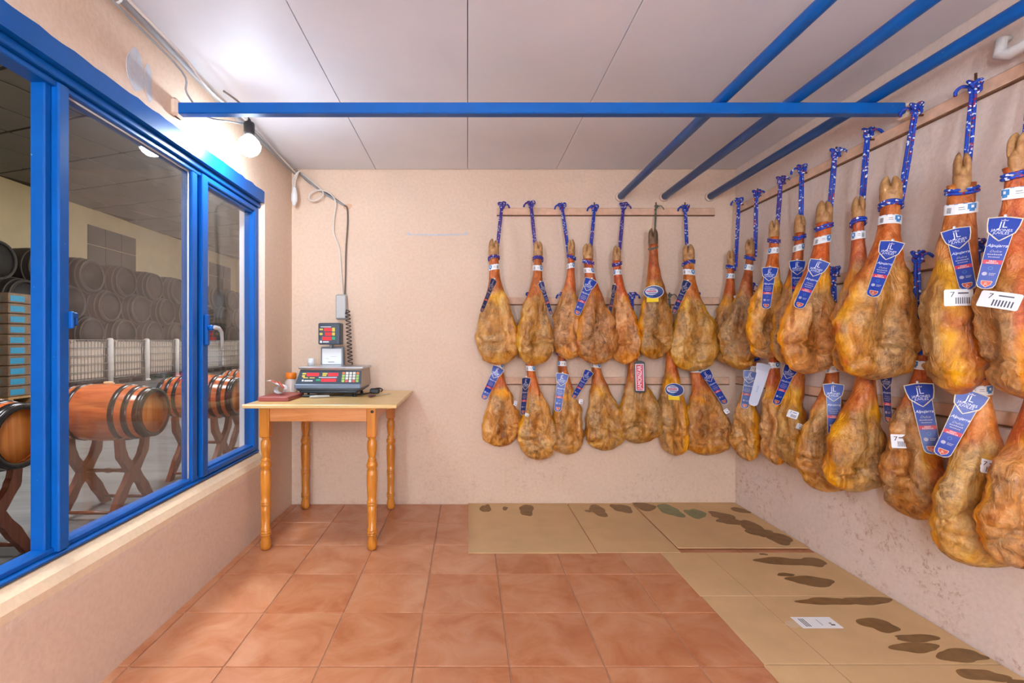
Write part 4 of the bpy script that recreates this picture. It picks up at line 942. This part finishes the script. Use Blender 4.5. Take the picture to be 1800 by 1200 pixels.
# ------------------------------------------------------------------ the barrel hall seen through the window
HX, HY0, HY1, HZ = -12.0, -4.0, 24.8, 5.34
def conc():
    m, nt, bs = new_mat('hall_concrete'); p = pos(nt, (1, 3.5, 1)); n = noise_tex(nt, p, 1.6, 8, .65, .5)
    nt.links.new(ramp(nt, n, [(.3, srgb(74,73,74)), (.7, srgb(116,114,113))]), bs.inputs['Base Color']); bs.inputs['Roughness'].default_value = .5; return m
CREAM = simple('hall_cream_wall', srgb(220,204,172), .85, var=.06, scale=1.2)
HTILE = simple('hall_ceiling_tile', srgb(126,120,114), .8, var=.08, scale=.6)
struct(MB().box(HX-.2, XO-.0, HY0-.2, HY1+.2, -.1, -.001).build('floor', conc()), 'grey concrete floor of the barrel hall', 'floor')
struct(MB().box(HX-.2, HX, HY0, HY1, -.05, HZ+.2).build('wall_hall_far', CREAM), 'cream wall behind the stacked barrels', 'wall')
struct(MB().box(HX-.2, XO, HY1, HY1+.2, -.05, HZ+.2).build('wall_hall_end', CREAM), 'end wall of the barrel hall', 'wall')
struct(MB().box(HX-.2, XO, HY0-.2, HY0, -.05, HZ+.2).build('wall_hall_near', CREAM), 'near end wall of the barrel hall', 'wall')
hs = MB().box(XO, XO+.2, YB+.14, HY1, -.05, HZ+.2).box(XO, XO+.2, HY0, YF-.14, -.05, HZ+.2).box(XO, XO+.15, YF-.14, YB+.14, ZC+.08, HZ+.2)
struct(hs.build('wall_hall_side', CREAM), 'hall side wall with the ham room window', 'wall')
hc = struct(MB().box(HX, XO, HY0, HY1, HZ+.02, HZ+.1).build('ceiling', DARKGAP), 'dark tiled ceiling of the barrel hall', 'ceiling')
TW, TL = 1.1, 1.5
tm = MB().bbox(-TW/2+.03, TW/2-.03, -TL/2+.03, TL/2-.03, HZ, HZ+.02, .004).mesh('ceiling_tile', HTILE)
GR = R(18)                      # the tile grid is laid askew to the walls
for a in range(-16, 17):
    for b in range(-14, 15):
        u, v = TW*(a+.5), TL*(b+.5); x = -6.7+u*math.cos(GR)+v*math.sin(GR); y = 10.4-u*math.sin(GR)+v*math.cos(GR)
        if HX+.1 < x < XO-.9 and HY0+8 < y < HY1: obj('ceiling_tile', tm, hc, loc=(x, y, 0)).rotation_euler = (0, 0, -GR)
for yy, lab in ((1.5, 'nearest'), (6.0, 'second nearest'), (10.5, 'middle'), (15.0, 'second farthest'), (19.5, 'farthest')):  # panels added out of view to brighten the hall and its barrels
    pl = thing('hall_fill_panel', lab+' unseen light panel added to the ceiling of the barrel hall', 'added fill light', (-3.1, yy, HZ), 'unseen light panels added to the hall ceiling')
    MB().bbox(-.75, .75, -.95, .95, -.005, .015, .004).build('frame', WHITEP, pl)
    MB().box(-.7, .7, -.9, .9, -.012, -.006).build('diffuser', emis('hall_fill_glow', (.97,.98,1,1), HALL_FILL_POWER), pl)
# boarded windows high on the far wall
SHUT = simple('grey_shutter', srgb(104,98,94), .7, var=.08, scale=2)
for k, (a, b) in enumerate(((15.1, 17.3), (22.2, 24.2))):
    sh = bpy.data.objects.new('window_%d' % (k+2), None); C.objects.link(sh); sh.location = (HX, a, 3.2)
    struct(sh, 'boarded grey window above the barrels, %s' % ('the nearer one' if k == 0 else 'the farther one'), 'window')
    for q in range(3):
        wq = (b-a)/3; MB().bbox(.0, .03, wq*q+.012, wq*(q+1)-.012, 0, 1.0, .004).bbox(0, .03, wq*q+.012, wq*(q+1)-.012, 1.02, 1.62, .004).build('board', SHUT, sh)

# big dark barrels stacked against the far wall
DOAK = simple('dark_oak', srgb(62,56,54), .6, var=.18, scale=6); DHEAD = simple('dark_oak_head', srgb(50,46,45), .65, var=.15, scale=6)
HOOPD = simple('dull_iron_hoop', srgb(96,90,86), .5, .3)
def barrel_profile(L, Rb, Rh, t): return Rh+(Rb-Rh)*(1-(2*t-1)**2)
def make_barrel(name, L, Rb, Rh, oak, head, hoop, hoops, rim, group, n=28, hw=.03, bung=None, recess=.04):
    t = thing(name, '', 'barrel', (0,0,0), group)
    pr = [(barrel_profile(L,Rb,Rh,k/14), -L/2+L*k/14) for k in range(15)]
    MB().lathe([(Rh-rim, L/2-recess)][:0]+pr, (0,0,0), n, 'x', cap=False).lathe([(Rh, -L/2),(Rh-rim, -L/2),(Rh-rim, -L/2+recess)], (0,0,0), n, 'x', cap=False).lathe([(Rh, L/2),(Rh-rim, L/2),(Rh-rim, L/2-recess)], (0,0,0), n, 'x', cap=False).build('staves', oak, t)
    for s_ in (-1, 1):
        x = s_*(L/2-recess); MB().lathe([(Rh-rim*.6, x-.006*s_), (Rh-rim*.6, x), (.001, x)], (0,0,0), n, 'x', cap=False).build('head', head, t)
    for q in hoops:
        hm = MB(); prof = []
        for e in (-1, -.9, .9, 1):
            x = (q-.5)*L+e*hw/2; r_ = barrel_profile(L,Rb,Rh,x/L+.5)+(.004*Rb/.2 if abs(e) < .95 else 0); prof.append((r_, x))
        hm.lathe(prof, (0,0,0), n, 'x', cap=False).build('hoop', hoop, t)
    if bung: MB().lathe([(.028,Rb-.006),(.026,Rb+.012),(.02,Rb+.014)], (0,0,0), 12).build('bung', bung, t)
    return t
proto = make_barrel('oak_barrel', 1.2, .53, .43, DOAK, DHEAD, HOOPD, (.03,.13,.27,.73,.87,.97), .05, 'dark barrels stacked in the hall', 26, .05)
ORD = ['first','second','third','fourth','fifth','sixth','seventh','eighth','ninth','tenth','eleventh']
first = True
for r_, (zz, off, nm) in enumerate(((.53, -.68, 'floor row'), (1.343, 0, 'second row from the floor'), (2.156, -.68, 'third row from the floor'), (2.968, 0, 'topmost row'))):
    for k in range(10 if r_ % 2 else 11):
        o = proto if first else copy_tree(proto); first = False
        o.location = (-11.2, 10.85+off+1.36*k, zz)
        o['label'] = 'dark oak barrel in the hall stack, %s, %s from the left' % (nm, ORD[k]); o['category'] = 'barrel'
# liquid containers in wire cages
TANK = simple('milky_tank', srgb(212,196,184), .5, var=.05, scale=2); CAGE = simple('galvanised_cage', srgb(150,148,146), .4, .5)
tk = thing('caged_tank', '', 'tank', (0,0,0), 'row of caged white tanks')
MB().bbox(-.44, .44, -.54, .54, .16, 1.12, .06).lathe([(.11,1.12),(.11,1.17),(.03,1.175)], (0,0,0), 16).build('bottle', TANK, tk)
cg = MB()
for k in range(12):
    y = -.58+1.16*k/11
    for x in (-.48, .48): cg.tube([(x,y,.15),(x,y,.65),(x,y,1.16)], .010, 5)
for k in range(9):
    x = -.48+.96*k/8
    for y in (-.58, .58): cg.tube([(x,y,.15),(x,y,.65),(x,y,1.16)], .010, 5)
for k in range(6):
    z = .18+.98*k/5; cg.tube([(-.49,-.59,z),(.49,-.59,z),(.49,.59,z),(-.49,.59,z),(-.49,-.59,z)], .011, 5)
cg.build('cage', CAGE, tk)
MB().bbox(-.5,.5,-.6,.6,.11,.15,.01).bbox(-.5,.5,-.6,-.45,0,.11,.01).bbox(-.5,.5,.45,.6,0,.11,.01).bbox(-.5,.5,-.07,.07,0,.11,.01).build('pallet_base', BLACKP, tk)
for k in range(9):
    o = tk if k == 0 else copy_tree(tk); o.location = (-9.75, 11.75+1.42*k, 0); o['label'] = 'white tank in a wire cage before the barrels, %s from the left' % ORD[k]
pst = simple('white_post', srgb(222,220,222), .5)
for k in range(4):
    o = tag(MB().lathe([(.075,0),(.075,1.17),(.06,1.2),(.02,1.21)], (0,0,0), 14).lathe([(.1,0),(.1,.04),(.076,.05)], (0,0,0), 14).build('white_post', pst), 'white plastic tube standing between caged tanks, %s from the left' % ORD[k], 'tube', 'white tubes between the tanks'); o.location = (-9.3, 12.46+1.42*k, 0)
# wrapped pallet of cartons
CBOX = simple('film_wrapped_carton', srgb(112,90,74), .35, var=.2, scale=9); CBLUE = simple('carton_blue_label', srgb(40,128,168), .4, var=.1, scale=20)
pw = thing('carton_pallet', 'film-wrapped pallet of brown cartons with blue labels in the hall', 'pallet', (-8.5, 8.82, 0))
MB().bbox(-.5,.5,-.48,.48,.1,.14,.004).bbox(-.5,.5,-.48,-.38,0,.1,.004).bbox(-.5,.5,.38,.48,0,.1,.004).bbox(-.5,.5,-.05,.05,0,.1,.004).build('pallet', wood_mat('pallet_wood', srgb(130,96,60), srgb(176,138,94), 'x'), pw)
cb = MB().bbox(-.245,.245,-.23,.23,.003,.181,.012).mesh('carton', CBOX); ll = MB().bbox(.2455,.249,-.2,.07,.035,.135,.001).mesh('blue_label', CBLUE); lf = MB().bbox(-.15,.1,-.2335,-.2305,.05,.13,.001).mesh('blue_label', CBLUE)
for lz in range(10):
    for ix in (-1, 1):
        for iy in (-1, 1):
            c_ = obj('carton', cb, pw, loc=(ix*.25+rnd.uniform(-.008,.008), iy*.237+rnd.uniform(-.006,.006), .14+.184*lz))
            if ix == 1: obj('blue_label', ll, c_)
            if iy == -1: obj('blue_label', lf, c_)
MB().bbox(-.52,-.1,-.485,-.475,1.55,1.98,.002).build('white_sheet', PAPER, pw)

# small varnished barrels on crossed-leg stands near the window
VOAK = wood_mat('varnished_oak', srgb(150,66,28), srgb(204,110,58), 'x', 1.0, .18); VHEAD = wood_mat('varnished_head', srgb(176,96,36), srgb(214,138,64), 'z', .5, .25)
HOOPB = simple('black_hoop', srgb(34,30,32), .22, .2)
DSTAND = wood_mat('dark_stand_wood', srgb(74,36,24), srgb(122,66,44), 'z', 1.0, .3)
sm = make_barrel('small_barrel', .62, .187, .152, VOAK, VHEAD, HOOPB, (.045,.15,.27,.73,.85,.955), .02, 'varnished barrels on stands', 32, .036, bung=wood_mat('bung_cork', srgb(200,150,100), srgb(222,180,130)), recess=.035)
# heavy iron rim at both ends
for s_ in (-1, 1): MB().lathe([(.153, s_*.285),(.160, s_*.285),(.157, s_*.312),(.132, s_*.312),(.132, s_*.28)], (0,0,0), 32, 'x', cap=False).build('rim', HOOPB, sm)
def stand_proto():
    t = thing('barrel_stand', '', 'stand', (0,0,0), 'crossed-leg barrel stands')
    def legm(x, s_):
        cl = [(-s_*.20,0),(-s_*.135,.10),(-s_*.075,.185),(-s_*.03,.24),(s_*.03,.30),(s_*.085,.37),(s_*.105,.42),(s_*.115,.50)]
        cl = [(p.x, p.y) for p in smooth_path([(a, b, 0) for a, b in cl], 3)]; mb = MB(); L_ = []; R_ = []
        for i, (a, b) in enumerate(cl):
            q = i/(len(cl)-1); wd = .026+.012*math.exp(-((q-.48)/.12)**2)+.008*math.exp(-((q-.2)/.06)**2)+.008*math.exp(-((q-.78)/.06)**2)
            t0 = Vector((cl[min(i+1,len(cl)-1)][0]-cl[max(i-1,0)][0], cl[min(i+1,len(cl)-1)][1]-cl[max(i-1,0)][1])).normalized(); nn = Vector((-t0.y, t0.x))
            if i in (0, len(cl)-1): nn = Vector((-1, 0))
            L_.append((a+nn.x*wd, b+nn.y*wd)); R_.append((a-nn.x*wd, b-nn.y*wd))
        vs = [(x-.018,a,b) for a,b in L_]+[(x-.018,a,b) for a,b in R_]+[(x+.018,a,b) for a,b in L_]+[(x+.018,a,b) for a,b in R_]; n = len(cl); fs = []
        for i in range(n-1): fs += [(i,i+1,n+i+1,n+i),(2*n+i,2*n+i+1,3*n+i+1,3*n+i),(i,i+1,2*n+i+1,2*n+i),(n+i,n+i+1,3*n+i+1,3*n+i)]
        fs += [(0,n,3*n,2*n),(n-1,2*n-1,4*n-1,3*n-1)]; mb.add(vs, fs); return mb
    for x in (-.16, .16):
        for s_ in (-1, 1): legm(x+.004*s_, s_).build('leg', DSTAND, t)
    MB().lathe([(.011,-.16),(.014,-.1),(.011,-.03),(.017,-.01),(.017,.01),(.011,.03),(.014,.1),(.011,.16)], (0,0,.27), 12, 'x').build('stretcher', DSTAND, t)
    for y in (-.165, .165): MB().lathe([(.009,-.16),(.013,0),(.009,.16)], (0,y,.05), 10, 'x').build('stretcher', DSTAND, t)
    return t
st0 = stand_proto()
spots = [(-2.50, 2.36, 'nearest, left of the wide blue mullion'), (-2.37, 3.16, 'middle one seen through the wide pane'), (-2.24, 4.05, 'third one, behind the blue sash and handle'), (-2.22, 4.98, 'farthest one, behind the narrow pane')]
for k, (x, y, w_) in enumerate(spots):
    b_ = sm if k == 0 else copy_tree(sm); b_.location = (x, y, .655); b_['label'] = 'varnished small barrel with black hoops, '+w_
    s_ = st0 if k == 0 else copy_tree(st0); s_.location = (x, y, 0); s_['label'] = 'dark crossed-leg barrel stand, '+w_
